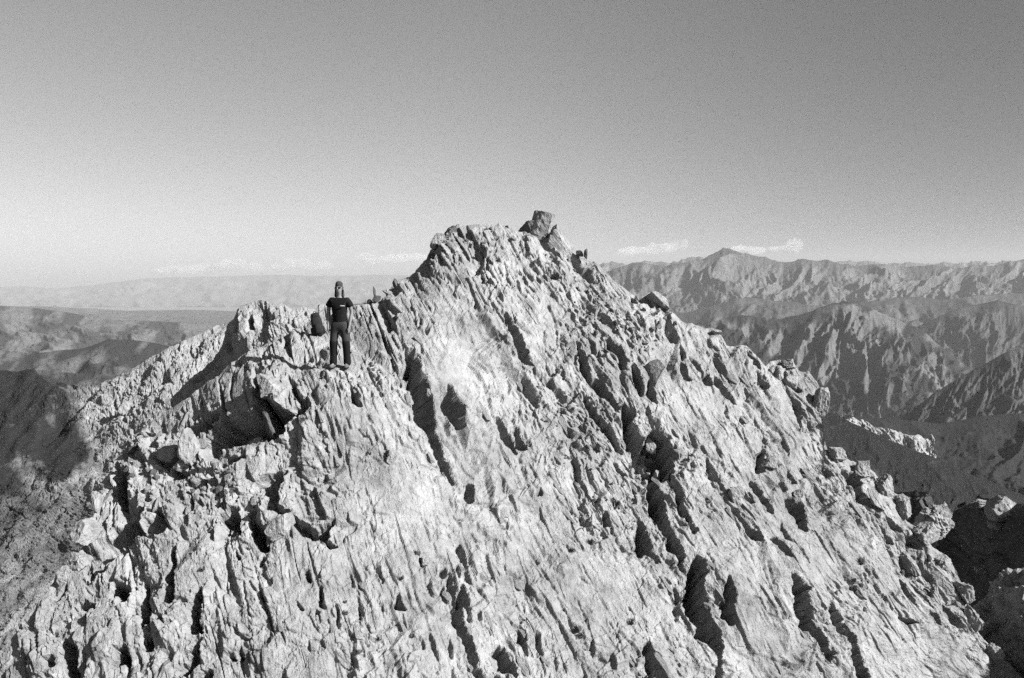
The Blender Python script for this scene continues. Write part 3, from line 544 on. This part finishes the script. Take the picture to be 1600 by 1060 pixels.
def place_rock(name, px, py, w, h, label, cat='boulder', tilt=0, depth=None, d=None, push=0.0, seed=1, sf=None, group=None, mat=None, thick=None, subdiv=4, planes=11, rough=0.09):
    """a block w by h photo pixels in size, standing on the surface under (px, py)"""
    if d is None:
        p, n, d = (sf or surf)(px, py); p = p + n * (push * d / F)
    else: p = Vector(W(px, py, d))
    k = d / F; th = (thick or 0.8 * (w * h) ** .5) * k
    me = rock_me(name, seed, subdiv, planes, cut=(0.5, 0.86), rough=rough); me.materials.append(mat or M_ROCK)
    me.transform(Matrix.Diagonal((w * k / 1.7, th / 1.7, h * k / 1.7, 1)))
    o = obj(name, me, None, None, p)
    o.rotation_euler = (rad(-8), rad(tilt), rad(random.Random(seed).uniform(-25, 25)))
    return tag(o, label, cat, group)

# ------------------------------------------------------------------ blocks and boulders that can be told apart
R_ = place_rock
R_('summit_block', 849, 350, 36, 46, 'upright grey block on the very summit, highest rock of all', 'boulder', -6, seed=66, push=2, d=24.0, rough=.07)
R_('leaning_slab', 874, 381, 30, 66, 'pale slab leaning against the summit block, dark on its left side', 'slab', -36, seed=5, d=24.0, thick=24)
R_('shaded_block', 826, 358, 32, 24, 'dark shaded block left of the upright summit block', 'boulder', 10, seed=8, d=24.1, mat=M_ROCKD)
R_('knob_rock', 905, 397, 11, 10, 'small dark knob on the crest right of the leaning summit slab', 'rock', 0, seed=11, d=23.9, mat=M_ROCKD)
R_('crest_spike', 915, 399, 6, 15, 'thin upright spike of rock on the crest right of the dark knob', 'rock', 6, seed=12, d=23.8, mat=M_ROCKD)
R_('tilted_flake', 784, 362, 9, 28, 'narrow tilted flake in the middle of the summit crest', 'slab', -32, seed=14, d=24.0, thick=16)
R_('tilted_flake', 796, 362, 7, 22, 'smaller pale flake beside the tilted flake of the summit crest', 'slab', -30, seed=15, d=24.0, thick=14)
R_('crest_boulder', 692, 388, 26, 19, 'rounded pale boulder on the left shoulder below the summit crest', 'boulder', -10, seed=17, push=5)
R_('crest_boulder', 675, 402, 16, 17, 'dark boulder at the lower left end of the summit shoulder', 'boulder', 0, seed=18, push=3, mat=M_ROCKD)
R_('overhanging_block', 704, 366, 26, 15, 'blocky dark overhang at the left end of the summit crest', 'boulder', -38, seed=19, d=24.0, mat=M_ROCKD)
R_('crest_spike', 716, 354, 6, 10, 'tiny pointed stone on the left corner of the summit crest', 'rock', 0, seed=20, d=24)
R_('crest_stone', 738, 355, 9, 8, 'small dark stone on the flat part of the summit crest', 'rock', 10, seed=21, d=24, mat=M_ROCKD)
R_('crest_stone', 755, 356, 11, 8, 'small pale stone on the flat part of the summit crest', 'rock', 30, seed=22, d=24)
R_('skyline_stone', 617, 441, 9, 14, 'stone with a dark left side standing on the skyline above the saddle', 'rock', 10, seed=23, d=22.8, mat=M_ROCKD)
R_('skyline_stone', 628, 441, 9, 9, 'low pale stone on the skyline next to a taller dark stone', 'rock', 0, seed=24, d=22.8)
R_('skyline_stone', 604, 456, 12, 10, 'loose angular stone where the summit slope meets the saddle', 'rock', 20, seed=25, d=22.6)
dk = mat_plain('black_rock', 0.035, 0.9, 0.3, 12)  # near-black tone for the wedge, low rock and spike on the skyline
R_('dark_rock', 588, 466, 14, 11, 'black wedge shaped rock on the skyline right of the standing man', 'rock', 0, seed=26, d=22.4, mat=dk)
R_('dark_rock', 577, 471, 10, 6, 'low black rock at the left foot of the black wedge on the skyline', 'rock', -16, seed=27, d=22.4, mat=dk)
R_('dark_spike', 585, 458, 3, 17, 'thin black spike rising from the black wedge on the skyline', 'rock', -10, seed=28, d=22.4, mat=dk, thick=4)
R_('rounded_hump', 1026, 474, 40, 18, 'smooth pale hump on the right skyline below the summit', 'boulder', 22, seed=29, push=-3, thick=40, rough=.05)
R_('skyline_block', 1206, 580, 19, 30, 'upright pale block with a shaded left side on the right shoulder', 'boulder', 12, seed=31, push=4)
R_('skyline_block', 1229, 577, 24, 17, 'rounded block lying on the right shoulder beside an upright block', 'boulder', 0, seed=32, push=5)
R_('skyline_block', 1238, 596, 30, 22, 'squat cracked block under the rounded one on the right shoulder', 'boulder', 8, seed=33, push=2)
R_('flat_stone', 1117, 521, 18, 7, 'flat dark edged stone on the right skyline above the cliff', 'rock', 12, seed=34, push=3)
R_('pale_block', 304, 704, 28, 50, 'tall pale tapering block beside the black cave on the left', 'boulder', 3, seed=35, push=8, planes=9)
R_('pale_block', 268, 708, 36, 27, 'broad pale boulder left of the tall tapering block', 'boulder', -8, seed=36, push=8)
R_('pale_block', 284, 728, 28, 20, 'small pale block wedged under the broad pale boulder', 'boulder', 15, seed=37, push=7)
R_('spur_boulder', 199, 645, 24, 30, 'boulder with a dark shaded face on the scree spur at the left', 'boulder', 12, seed=38, sf=surfD, push=5, mat=M_SCREE)
R_('spur_boulder', 245, 676, 14, 14, 'pale boulder on the left shoulder below the scree spur', 'boulder', 0, seed=39, push=4)
R_('pitted_block', 428, 618, 38, 36, 'pitted block standing between two black clefts below the man', 'boulder', 10, seed=40, push=5, rough=.09)
R_('chockstone', 609, 716, 13, 21, 'little upright block with a dark base in the pale face below the man', 'rock', 8, seed=41, push=4)
R_('striated_block', 440, 834, 46, 44, 'finely layered square block in the lower left of the face', 'boulder', -14, seed=42, push=5, rough=.07)
R_('chockstone', 702, 905, 5, 20, 'thin upright sliver jammed in the central black crack', 'rock', 8, seed=45, push=2)
R_('chockstone', 694, 893, 6, 12, 'short sliver at the top of the central black crack', 'rock', -12, seed=46, push=2)
R_('chockstone', 660, 883, 14, 16, 'pale stone with a black hole under it left of the central crack', 'rock', 10, seed=47, push=3)
R_('knob', 1201, 728, 24, 19, 'round knob with a black hollow on its left, right part of the face', 'rock', 0, seed=48, push=3)
R_('wedged_block', 1144, 775, 22, 26, 'angular block wedged in the diagonal cleft of the right face', 'boulder', 20, seed=49, push=4)
R_('wedged_block', 1243, 776, 18, 16, 'square stone at the top of a black notch in the right face', 'rock', 10, seed=50, push=4)
R_('bulging_slab', 1030, 610, 52, 70, 'smooth bulging slab between two black grooves right of the summit gully', 'slab', -18, seed=52, push=-10, thick=50, rough=.03)
R_('gully_boulder', 1462, 815, 52, 62, 'large pale boulder rising out of the shade at the right', 'boulder', -18, seed=53, d=22.0, rough=.17, subdiv=5, planes=14)
R_('gully_boulder', 1440, 800, 22, 26, 'smaller boulder half hidden behind the large pale one in the shade', 'boulder', 0, seed=54, sf=surfE, push=6)
R_('gully_boulder', 1480, 850, 34, 40, 'ragged lower block under the large pale boulder in the shade', 'boulder', -20, seed=55, sf=surfE, push=6, rough=.09)
R_('cleft_block', 1020, 690, 16, 24, 'pale block hanging at the top of the big black cleft', 'rock', -14, seed=51, push=26)
R_('cleft_block', 1034, 728, 12, 18, 'small block wedged at the foot of the big black cleft', 'rock', 10, seed=91, push=30)
R_('buttress', 1604, 965, 120, 190, 'big broken buttress at the right edge rising beside the dark gully', 'boulder', -14, seed=60, d=20.6, rough=.14, subdiv=5, planes=14)
R_('sunlit_ledge', 1556, 789, 62, 14, 'flat sunlit ledge at the top of the dark gully by the right edge', 'slab', 5, seed=56, sf=surfE, push=6)
R_('sunlit_ledge', 1594, 800, 40, 40, 'bright rock corner at the right edge above the dark gully', 'boulder', 0, seed=57, sf=surfE, push=6)
R_('sunlit_ledge', 1590, 828, 40, 16, 'sunlit shelf below the bright rock corner at the right edge', 'slab', 8, seed=58, sf=surfE, push=6)
R_('gully_boulder', 1548, 888, 26, 22, 'rounded boulder catching the sun in the middle of the dark gully', 'boulder', 0, seed=59, sf=surfE, push=6)

R_('ledge_block', 144, 850, 44, 46, 'upright block on the left edge of the ridge above the talus', 'boulder', -6, seed=71, push=15)
R_('ledge_block', 156, 790, 24, 40, 'tall fractured block at the top of the left edge above the talus', 'boulder', 4, seed=72, push=10)
R_('ledge_block', 124, 878, 38, 34, 'squat block at the foot of the left edge beside the black gash', 'boulder', -20, seed=73, push=13)
R_('ledge_block', 100, 905, 22, 30, 'leaning block on the left edge below the black gash', 'boulder', 18, seed=74, push=5)
for k_, (x_, y_, w_, h_, t_, l_) in enumerate([(1302, 716, 30, 22, 10, 'pale block at the notch where the sheer right edge ends'), (1342, 737, 26, 30, -16, 'leaning block on the right edge just below the notch'), (1376, 766, 24, 34, -20, 'tall block on the right edge above the large pale boulder'),
   (1404, 800, 22, 36, -14, 'upright block on the right edge beside the black lumps'), (1436, 842, 34, 28, -24, 'broken block on the right edge at the foot of the large pale boulder'), (1474, 880, 30, 26, -18, 'squat block on the right edge above the dark gully'),
   (1500, 926, 26, 40, -22, 'narrow tilted block on the right edge halfway down the dark gully'), (1516, 972, 28, 34, -10, 'jagged block on the right edge across from the big buttress'), (1546, 1020, 30, 26, -26, 'low block on the right edge near the foot of the dark gully'), (1360, 790, 16, 40, -24, 'thin rib standing out inside the right edge under the notch'),
   (1420, 880, 18, 44, -26, 'long thin rib of rock among the dark lozenges near the right edge'), (1462, 935, 16, 40, -26, 'second thin rib of rock low among the dark lozenges')]):
    R_('edge_block', x_, y_, w_, h_, l_, 'boulder', t_, seed=120 + k_, push=4, rough=.12)
R_('cliff_block', 1276, 634, 26, 44, 'upright block on the very edge of the cliff at the right end of the ridge', 'boulder', 3, seed=81, push=3)
R_('shaded_ledge', 372, 672, 30, 18, 'shaded block on the floor of the black hollow below the man', 'boulder', -24, seed=75, push=46)
R_('shaded_ledge', 342, 700, 34, 16, 'layered ledge at the mouth of the black hollow below the man', 'slab', -28, seed=76, push=40)
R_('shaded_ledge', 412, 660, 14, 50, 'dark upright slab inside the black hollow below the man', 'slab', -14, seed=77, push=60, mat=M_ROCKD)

# ------------------------------------------------------------------ loose stones: every one its own object
def in_zone(rng, x, y, a, b):
    while True:
        u, v = rng.uniform(-1, 1), rng.uniform(-1, 1)
        if u * u + v * v < 1: return x + a * u, y + b * v
STONE_ME = []
for k in range(10):
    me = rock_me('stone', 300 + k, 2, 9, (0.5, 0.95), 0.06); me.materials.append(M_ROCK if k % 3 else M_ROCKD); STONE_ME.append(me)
ZONES = [('loose stones in the gully right of the summit', 70, [((965, 505, 70, 40), 'halfway down the rubble gully right of the summit'), ((1020, 520, 40, 40), 'by the cliff edge of the rubble gully right of the summit'), ((930, 470, 40, 30), 'high in the rubble gully just under the summit crest')], (4, 9)),
 ('loose stones in the middle of the face', 62, [((905, 690, 55, 60), 'among broken blocks left of the big black cleft'), ((870, 630, 40, 40), 'on the bare slabs above the broken blocks'), ((960, 800, 40, 50), 'below the big black cleft in the middle of the face')], (4, 8)),
 ('loose stones along the summit crest', 50, [((745, 372, 60, 14), 'along the flat summit crest'), ((720, 395, 50, 20), 'on the shoulder just below the summit crest'), ((880, 415, 50, 20), 'below the leaning summit slab')], (3.5, 8)),
 ('loose stones on the left shoulder', 60, [((255, 690, 60, 40), 'around the pale boulders left of the black hollow'), ((210, 740, 40, 40), 'at the left edge of the ridge above the talus'), ((330, 760, 40, 40), 'on the broken ledges under the black hollow')], (5, 13)),
 ('loose stones around the standing man', 30, [((470, 590, 40, 18), 'left of the feet of the standing man'), ((590, 575, 40, 14), 'right of the feet of the standing man'), ((560, 610, 60, 20), 'on the slab below the feet of the standing man')], (3.5, 8)),
 ('loose stones in the lower right hollow', 28, [((1325, 945, 40, 50), 'in the ragged hollow low on the right of the face'), ((1440, 900, 40, 40), 'on the last ribs before the dark gully')], (4, 9))]
rng = random.Random(5)
for group, n, zs, (a, b) in ZONES:
    for k in range(n):
        z, where = zs[k % len(zs)]; px, py = in_zone(rng, *z)
        p, nn, d = surf(px, py); f = (0.7 + 0.6 * rng.random() ** 3); q = rng.uniform(a, b) * f * d / F / 1.7
        m_ = rng.randrange(10); tall = rng.uniform(.55, 1.5)
        o = obj('stone', STONE_ME[m_], None, None, p + nn * q * 0.15)
        o.scale = (q * rng.uniform(.7, 1.1), q * rng.uniform(.7, 1.1), q * tall); o.rotation_euler = (rng.uniform(-.6, .6), rng.uniform(-.9, .3), rng.uniform(0, 6.3))
        rel = q * 1.7 * F / d / (a + b) * 2
        tag(o, ('tiny ' if rel < .7 else 'large ' if rel > 1.15 else 'small ') + ('pale ' if m_ % 3 else 'dark ') + ('flat stone ' if tall < .8 else 'tall stone ' if tall > 1.2 else 'stone ') + where, 'stone', group)
# flakes still bedded in the face: parts of the ridge
SLAB_ME = []
for k in range(8):
    me = rock_me('slab', 500 + k, 3, 10, (0.55, 0.95), 0.05); me.materials.append(M_ROCK); SLAB_ME.append(me)
BIG = [(635, 650, 80, 60), (760, 700, 60, 60)]
n_ = 0
while n_ < 210:
    px, py = rng.uniform(150, 1480), rng.uniform(430, 1060)
    if py < np.interp(px, [a[0] for a in TOP], [a[1] for a in TOP]) + 14: continue
    if any(np.exp(-((px - x) / a) ** 2 - ((py - y) / b) ** 2) > .4 for x, y, a, b in SMOOTH): continue
    if abs(px - 530) < 45 and abs(py - 560) < 40: continue
    p, nn, d = surf(px, py); k = d / F / 1.7
    slope = np.interp(px, [0, 450, 850, 1250, 1600], [0.05, 0.25, 0.5, 0.66, 0.75])
    w, l = rng.uniform(5, 12), rng.uniform(12, 38)
    o = obj('slab', SLAB_ME[rng.randrange(8)], None, ridge, p - nn * (2.0 * d / F))
    z = Vector((-slope, .45, .9)).normalized(); z = (z - nn * z.dot(nn)).normalized(); x = nn.cross(z).normalized()
    M = Matrix((x, nn, z)).transposed().to_4x4(); M = M @ Matrix.Rotation(rng.uniform(-.25, .15), 4, 'Z') @ Matrix.Rotation(rng.uniform(-.15, .15), 4, 'Y')
    o.rotation_euler = M.to_euler(); o.scale = (w * k, rng.uniform(5, 10) * k, l * k)
    n_ += 1

# ------------------------------------------------------------------ tufts of dark grass in the joints
M_TUFT = mat_plain('dry_tuft', 0.05, 0.9, 0.4, 20)
def tuft_me(seed):
    r = random.Random(seed); vs, fs = [], []
    for k in range(70):
        a = r.uniform(0, 6.28); q = r.random() ** .5; bx, by = q * .5 * math.cos(a), q * .5 * math.sin(a); h = r.uniform(.35, .8) * (1.1 - .5 * q)
        lx, ly = bx + .45 * math.cos(a) * r.random(), by + .45 * math.sin(a) * r.random(); w = .05; c, s_ = math.cos(a + 1.57) * w, math.sin(a + 1.57) * w
        i = len(vs); vs += [(bx - c, by - s_, -.15), (bx + c, by + s_, -.15), ((bx + lx) / 2 + c, (by + ly) / 2 + s_, h * .6), ((bx + lx) / 2 - c, (by + ly) / 2 - s_, h * .6), (lx, ly, h)]
        fs += [(i, i + 1, i + 2, i + 3), (i + 3, i + 2, i + 4)]
    me = bpy.data.meshes.new('grass_tuft'); me.from_pydata(vs, [], fs); me.materials.append(M_TUFT); return me
TM = [tuft_me(k) for k in range(4)]
for k, (px, py, q) in enumerate([(957, 794, 16), (893, 862, 9), (925, 850, 14), (900, 990, 15), (985, 975, 12), (905, 998, 10), (578, 708, 7), (650, 868, 12), (540, 940, 8), (625, 908, 8), (590, 1000, 10), (540, 960, 9), (560, 1020, 10), (1340, 882, 16), (1440, 895, 8), (640, 1000, 7), (390, 862, 8), (1195, 905, 6), (575, 1010, 8), (323, 898, 9)]):
    p, nn, d = surf(px, py); o = obj('grass_tuft', TM[k % 4], None, None, p); o.scale = (q * d / F * .9,) * 3; o.rotation_euler = (rad(25), 0, k * 1.3)
    tag(o, ('large ' if q >= 14 else 'tiny ' if q <= 7 else 'small ') + 'dark grass tuft ' + ('in the lower left of the face' if px < 600 and py > 800 else 'left of the central black crack' if px < 700 else 'by the rubble right of the smooth slabs' if py < 870 else 'low in the middle of the face' if px < 1100 else 'in the right part of the face'), 'grass tuft', 'grass tufts in the rock face')

# ------------------------------------------------------------------ the man on the ridge
def skin_me(name, verts, edges, radii, sub=2, root=0):
    me = bpy.data.meshes.new(name); me.from_pydata(verts, edges, [])
    o = bpy.data.objects.new(name, me); COL.objects.link(o)
    m = o.modifiers.new('s', 'SKIN'); m.use_smooth_shade = True
    for i, r in enumerate(radii):
        v = me.skin_vertices[0].data[i]; v.radius = r if isinstance(r, tuple) else (r, r); v.use_root = i == root
    if sub: o.modifiers.new('u', 'SUBSURF').levels = sub
    dg = bpy.context.evaluated_depsgraph_get(); out = bpy.data.meshes.new_from_object(o.evaluated_get(dg)); out.name = name
    bpy.data.objects.remove(o); bpy.data.meshes.remove(me)
    for p_ in out.polygons: p_.use_smooth = True
    return out
class Sk:
    def __init__(self): self.v, self.e, self.r = [], [], []
    def add(self, co_, r, prev=None):
        self.v.append(co_); self.r.append(r)
        if prev is not None: self.e.append((prev, len(self.v) - 1))
        return len(self.v) - 1
    def chain(self, pts, prev=None):
        for c, r in pts: prev = self.add(c, r, prev)
        return prev
    def build(self, name, sub=2): return skin_me(name, self.v, self.e, self.r, sub)
M_SKIN = mat_plain('skin', 0.13, 0.6, 0.1, 40, 0.3); M_SHIRT = mat_plain('black_cotton', 0.007, 0.9, 0.3, 60, 0.1); M_TROU = mat_plain('grey_cloth', 0.026, 0.9, 0.3, 40, 0.1)
M_KNEE = mat_plain('black_cloth', 0.007, 0.9, 0.3, 40, 0.1); M_BOOT = mat_plain('boot_leather', 0.07, 0.8, 0.3, 50, 0.2); M_GLASS = mat_plain('dark_lens', 0.008, 0.15, 0.0, 5, 0.5)
M_BAND = mat_plain('patterned_cloth', 0.03, 0.9, 0.7, 70, 0.1); M_PRINT = mat_plain('white_print', 0.55, 0.8, 0.05, 30, 0.1); M_PACK = mat_plain('pack_nylon', 0.010, 0.8, 0.4, 30, 0.15)
feet, _, dman = surf(532, 576)
man = obj('person', None); man.location = feet; man.rotation_euler = (0, 0, rad(-6))
tag(man, 'man in black t-shirt, grey trousers and dark head scarf standing on the ridge', 'person')
b = Sk(); pel = b.add((0, .02, .97), (.13, .09)); sp = b.add((0, .02, 1.13), (.125, .085), pel); ch = b.add((0, .015, 1.33), (.145, .095), sp); nk0 = b.add((0, .02, 1.475), (.07, .065), ch)
nk = b.add((0, .01, 1.545), (.052, .055), nk0); jaw = b.add((0, -.02, 1.60), (.058, .068), nk); md = b.add((0, -.012, 1.675), (.073, .092), jaw); b.add((0, -.005, 1.765), (.062, .078), md)
for s_, el, wr in ((-1, (-.246, .035, 1.16), (-.236, -.03, .905)), (1, (.250, .05, 1.17), (.226, -.03, .915))):
    sh = b.add((s_ * .178, .02, 1.425), .058, ch); e_ = b.add(el, .041, b.add((s_ * .228, .025, 1.31), .047, sh)); w_ = b.add(wr, .027, b.add(tuple((np.array(el) * .6 + np.array(wr) * .4)), .038, e_))
    pm = b.add((wr[0] - s_ * .004, wr[1] - .012, wr[2] - .075), (.036, .02), w_)
    for j in range(4):
        x0 = wr[0] + (j - 1.5) * .006; y0 = wr[1] - .03 + j * .019 - .012; ln = (.062, .075, .07, .055)[j]
        b.chain([((x0, y0, wr[2] - .105), .0095), ((x0 - s_ * .006, y0 - .004, wr[2] - .105 - ln * .55), .0085), ((x0 - s_ * .016, y0 - .004, wr[2] - .105 - ln), .007)], pm)
    b.chain([((wr[0] - s_ * .012, wr[1] - .04, wr[2] - .055), .011), ((wr[0] - s_ * .018, wr[1] - .058, wr[2] - .09), .009), ((wr[0] - s_ * .02, wr[1] - .06, wr[2] - .115), .007)], pm)
    hp = b.add((s_ * .095, .02, .90), .085, pel); kn = b.add((s_ * .12, .005, .52), .055, b.add((s_ * .112, .01, .72), .072, hp)); an = b.add((s_ * .142, .03, .10), .038, b.add((s_ * .135, .03, .36), .053, kn))
    b.chain([((s_ * .15, -.06, .055), (.04, .03)), ((s_ * .158, -.13, .04), (.035, .022))], an)
body = obj('body', b.build('body', 2), M_SKIN, man)
n_ = Sk(); n_.chain([((0, -.098, 1.70), .012), ((0, -.125, 1.665), .017), ((0, -.105, 1.652), .014)]); obj('nose', n_.build('nose', 1), M_SKIN, man)
for s_ in (-1, 1):
    e_ = Sk(); e_.chain([((s_ * .077, .0, 1.70), (.008, .018)), ((s_ * .079, .0, 1.67), (.008, .02)), ((s_ * .075, .0, 1.645), (.007, .012))]); obj('ear', e_.build('ear', 1), M_SKIN, man)
m_ = Sk(); m_.chain([((-.024, -.083, 1.615), .005), ((0, -.092, 1.616), .008), ((.024, -.083, 1.615), .005)]); obj('mouth', m_.build('mouth', 1), mat_plain('lips', .09, .6, .1), man)
t = Sk(); am = t.add((0, .02, .90), (.150, .105)); a0 = t.add((0, .02, .99), (.166, .122), am); a1 = t.add((0, .02, 1.08), (.164, .12), a0); a2 = t.add((0, .015, 1.27), (.180, .13), a1); a3 = t.add((0, .02, 1.40), (.150, .105), a2); t.add((0, .02, 1.475), (.085, .075), a3)
for s_ in (-1, 1): t.chain([((s_ * .165, .02, 1.425), .078), ((s_ * .218, .025, 1.345), .080), ((s_ * .246, .028, 1.275), .078)], a3)
shirt = obj('t_shirt', t.build('t_shirt', 2), M_SHIRT, man)
for k in range(5):
    bm = bmesh.new(); bmesh.ops.create_cube(bm, size=1); me = bpy.data.meshes.new('chest_print'); bm.to_mesh(me); bm.free()
    o = obj('chest_print', me, M_PRINT, shirt, (.07 + k * .018, -.132 + abs(k - 1) * .004, 1.315 + .002 * (k % 2))); o.scale = (.014, .012, .014 if k % 2 else .018)
q = Sk(); r0 = q.add((0, .02, 1.04), (.165, .125)); r1 = q.add((0, .02, .92), (.172, .13), r0)
for s_ in (-1, 1): q.chain([((s_ * .105, .02, .83), .108), ((s_ * .122, .01, .68), .096), ((s_ * .134, .002, .55), .086), ((s_ * .138, .002, .46), .078)], r1)
trou = obj('trousers', q.build('trousers', 2), M_TROU, man)
for s_ in (-1, 1):
    l = Sk(); l.chain([((s_ * .131, .002, .62), .086), ((s_ * .134, .002, .54), .093), ((s_ * .140, .01, .42), .084), ((s_ * .147, .025, .24), .080), ((s_ * .152, .028, .12), .086), ((s_ * .152, .026, .05), .080)])
    obj('lower_leg', l.build('lower_leg', 2), M_KNEE, trou)
    f_ = Sk(); f_.chain([((s_ * .142, .045, .12), .058), ((s_ * .144, .05, .055), (.052, .05)), ((s_ * .150, -.04, .05), (.054, .045)), ((s_ * .158, -.12, .04), (.048, .036)), ((s_ * .162, -.165, .032), (.035, .026))])
    bt = obj('boot', f_.build('boot', 2), M_BOOT, man)
    so_ = Sk(); so_.chain([((s_ * .143, .09, .008), (.045, .012)), ((s_ * .148, -.03, .008), (.052, .012)), ((s_ * .16, -.18, .012), (.04, .012))]); obj('sole', so_.build('sole', 1), M_KNEE, bt)
h_ = Sk(); h_.chain([((0, .012, 1.70), (.084, .100)), ((0, .006, 1.735), (.085, .104)), ((0, .010, 1.785), (.078, .092)), ((0, .014, 1.83), (.055, .065))]); scarf = obj('head_scarf', h_.build('head_scarf', 2), M_BAND, man)
d_ = Sk(); d_.chain([((0, .055, 1.72), (.082, .05)), ((0, .07, 1.62), (.092, .045)), ((0, .085, 1.52), (.105, .04)), ((0, .09, 1.46), (.09, .03))]); obj('neck_drape', d_.build('neck_drape', 2), M_BAND, scarf)
for s_ in (-1, 1):
    g_ = Sk(); g_.chain([((s_ * .074, .03, 1.72), (.016, .04)), ((s_ * .070, .035, 1.62), (.017, .04)), ((s_ * .070, .02, 1.54), (.024, .045)), ((s_ * .07, .01, 1.48), (.034, .04))]); obj('side_drape', g_.build('side_drape', 1), M_BAND, scarf)
gl = Sk(); gl.chain([((-.068, -.07, 1.693), (.014, .018)), ((-.036, -.096, 1.692), (.012, .021)), ((0, -.106, 1.697), (.008, .009)), ((.036, -.096, 1.692), (.012, .021)), ((.068, -.07, 1.693), (.014, .018))]); obj('sunglasses', gl.build('sunglasses', 1), M_GLASS, man)

# ------------------------------------------------------------------ the rucksack behind him
def rbox(name, sx, sy, sz, mat, parent, loc, bev=.25, jit=0.0, seed=0):
    bm = bmesh.new(); bmesh.ops.create_cube(bm, size=1); bmesh.ops.subdivide_edges(bm, edges=bm.edges[:], cuts=3, use_grid_fill=True)
    X = np.array([v.co[:] for v in bm.verts]) * 2
    n4 = (np.abs(X) ** 4).sum(1) ** .25; X = X / n4[:, None]; X = X + jit * np.stack([gnoise(X[:, 0] * 2 + seed, X[:, 2] * 2 + k, 9 + k) for k in range(3)], -1)
    for v, x in zip(bm.verts, X): v.co = (x[0] * sx / 2, x[1] * sy / 2, x[2] * sz / 2)
    for f in bm.faces: f.smooth = True
    me = bpy.data.meshes.new(name); bm.to_mesh(me); bm.free(); return obj(name, me, mat, parent, loc)
pp, _, dp = surf(500, 532); sc_ = dp / F
pack = obj('rucksack', None); pack.location = pp; pack.rotation_euler = (rad(-6), rad(-9), rad(20))
tag(pack, 'dark rucksack standing upright on the pale rock behind the man', 'rucksack')
H_ = 36 * sc_
rbox('pack_body', 17 * sc_, 13 * sc_, H_ * .95, M_PACK, pack, (0, 0, H_ * .46), jit=.10, seed=3)
rbox('lid', 13 * sc_, 12 * sc_, H_ * .22, M_PACK, pack, (0, 0, H_ * .93), jit=.08, seed=5)
rbox('front_pocket', 10 * sc_, 6 * sc_, H_ * .45, M_PACK, pack, (0, -7 * sc_, H_ * .34), jit=.08, seed=7)
for s_ in (-1, 1): rbox('side_pocket', 5 * sc_, 8 * sc_, H_ * .35, M_PACK, pack, (s_ * 8.5 * sc_, 0, H_ * .25), jit=.08, seed=8 + s_)
k_ = Sk(); k_.chain([((-.03, 0, H_ * 1.0), .008), ((-.02, 0, H_ * 1.1), .008), ((.02, 0, H_ * 1.1), .008), ((.03, 0, H_ * 1.0), .008)]); obj('grab_loop', k_.build('grab_loop', 1), M_KNEE, pack)
k_ = Sk(); k_.chain([((.07, .04, H_ * .3), .012), ((.11, .04, H_ * 1.25), .010), ((.115, .02, H_ * 1.32), .016), ((.15, .02, H_ * 1.36), .012)]); obj('pole', k_.build('pole', 1), M_KNEE, pack)

# ------------------------------------------------------------------ small clouds on the horizon, outside the air box
M_CLOUD = vol_mat('cloud_vapour', 0.0021, 0.98, 0.3)
CL = [('long low bank of white cloud above the distant hills at the left', [(300, 419, 60, 9), (250, 424, 36, 6), (345, 417, 30, 9)]), ('small rounded white cloud above the distant hills at the left', [(362, 413, 26, 13), (390, 417, 30, 8)]),
 ('faint white cloud above the head scarf of the man', [(465, 414, 36, 11), (500, 416, 30, 8), (440, 418, 24, 6)]), ('flat white cloud just left of the summit slope', [(590, 404, 40, 10), (640, 405, 60, 8)]),
 ('thin white cloud above the pass right of the summit', [(1000, 391, 40, 7), (1035, 388, 30, 9), (1062, 382, 14, 8)]), ('faint cloud resting on the highest far peak', [(1172, 391, 34, 7), (1150, 394, 24, 5)]), ('small bright cloud right of the highest far peak', [(1238, 383, 22, 12), (1222, 390, 34, 6)])]
for k, (lab, puffs) in enumerate(CL):
    bm = bmesh.new(); r = random.Random(k)
    c0 = Vector(W(puffs[0][0], puffs[0][1], 33000.0)); q = 33000.0 / F
    for x, y, w, h in puffs:
        for j in range(6):
            res = bmesh.ops.create_icosphere(bm, subdivisions=3, radius=1)
            cx, cy = x + r.uniform(-.6, .6) * w * .9, y + r.uniform(-.3, .35) * h; f = r.uniform(.3, .75)
            C_ = Vector(W(cx, cy, 33000.0)) - c0
            for v in res['verts']:
                n3 = v.co.copy(); g_ = 1 + .25 * math.sin(n3.x * 7 + j) * math.sin(n3.z * 6 + k)
                v.co = Vector((n3.x * w * f * q * .62, n3.y * w * f * q * .5, n3.z * h * f * q * 1.35)) * g_ + C_ + Vector((0, r.uniform(-200, 200) * 0, 0))
    me = bpy.data.meshes.new('cloud'); bm.to_mesh(me); bm.free(); me.materials.append(M_CLOUD)
    tag(obj('cloud', me, None, None, c0), lab, 'cloud', 'small clouds on the horizon')
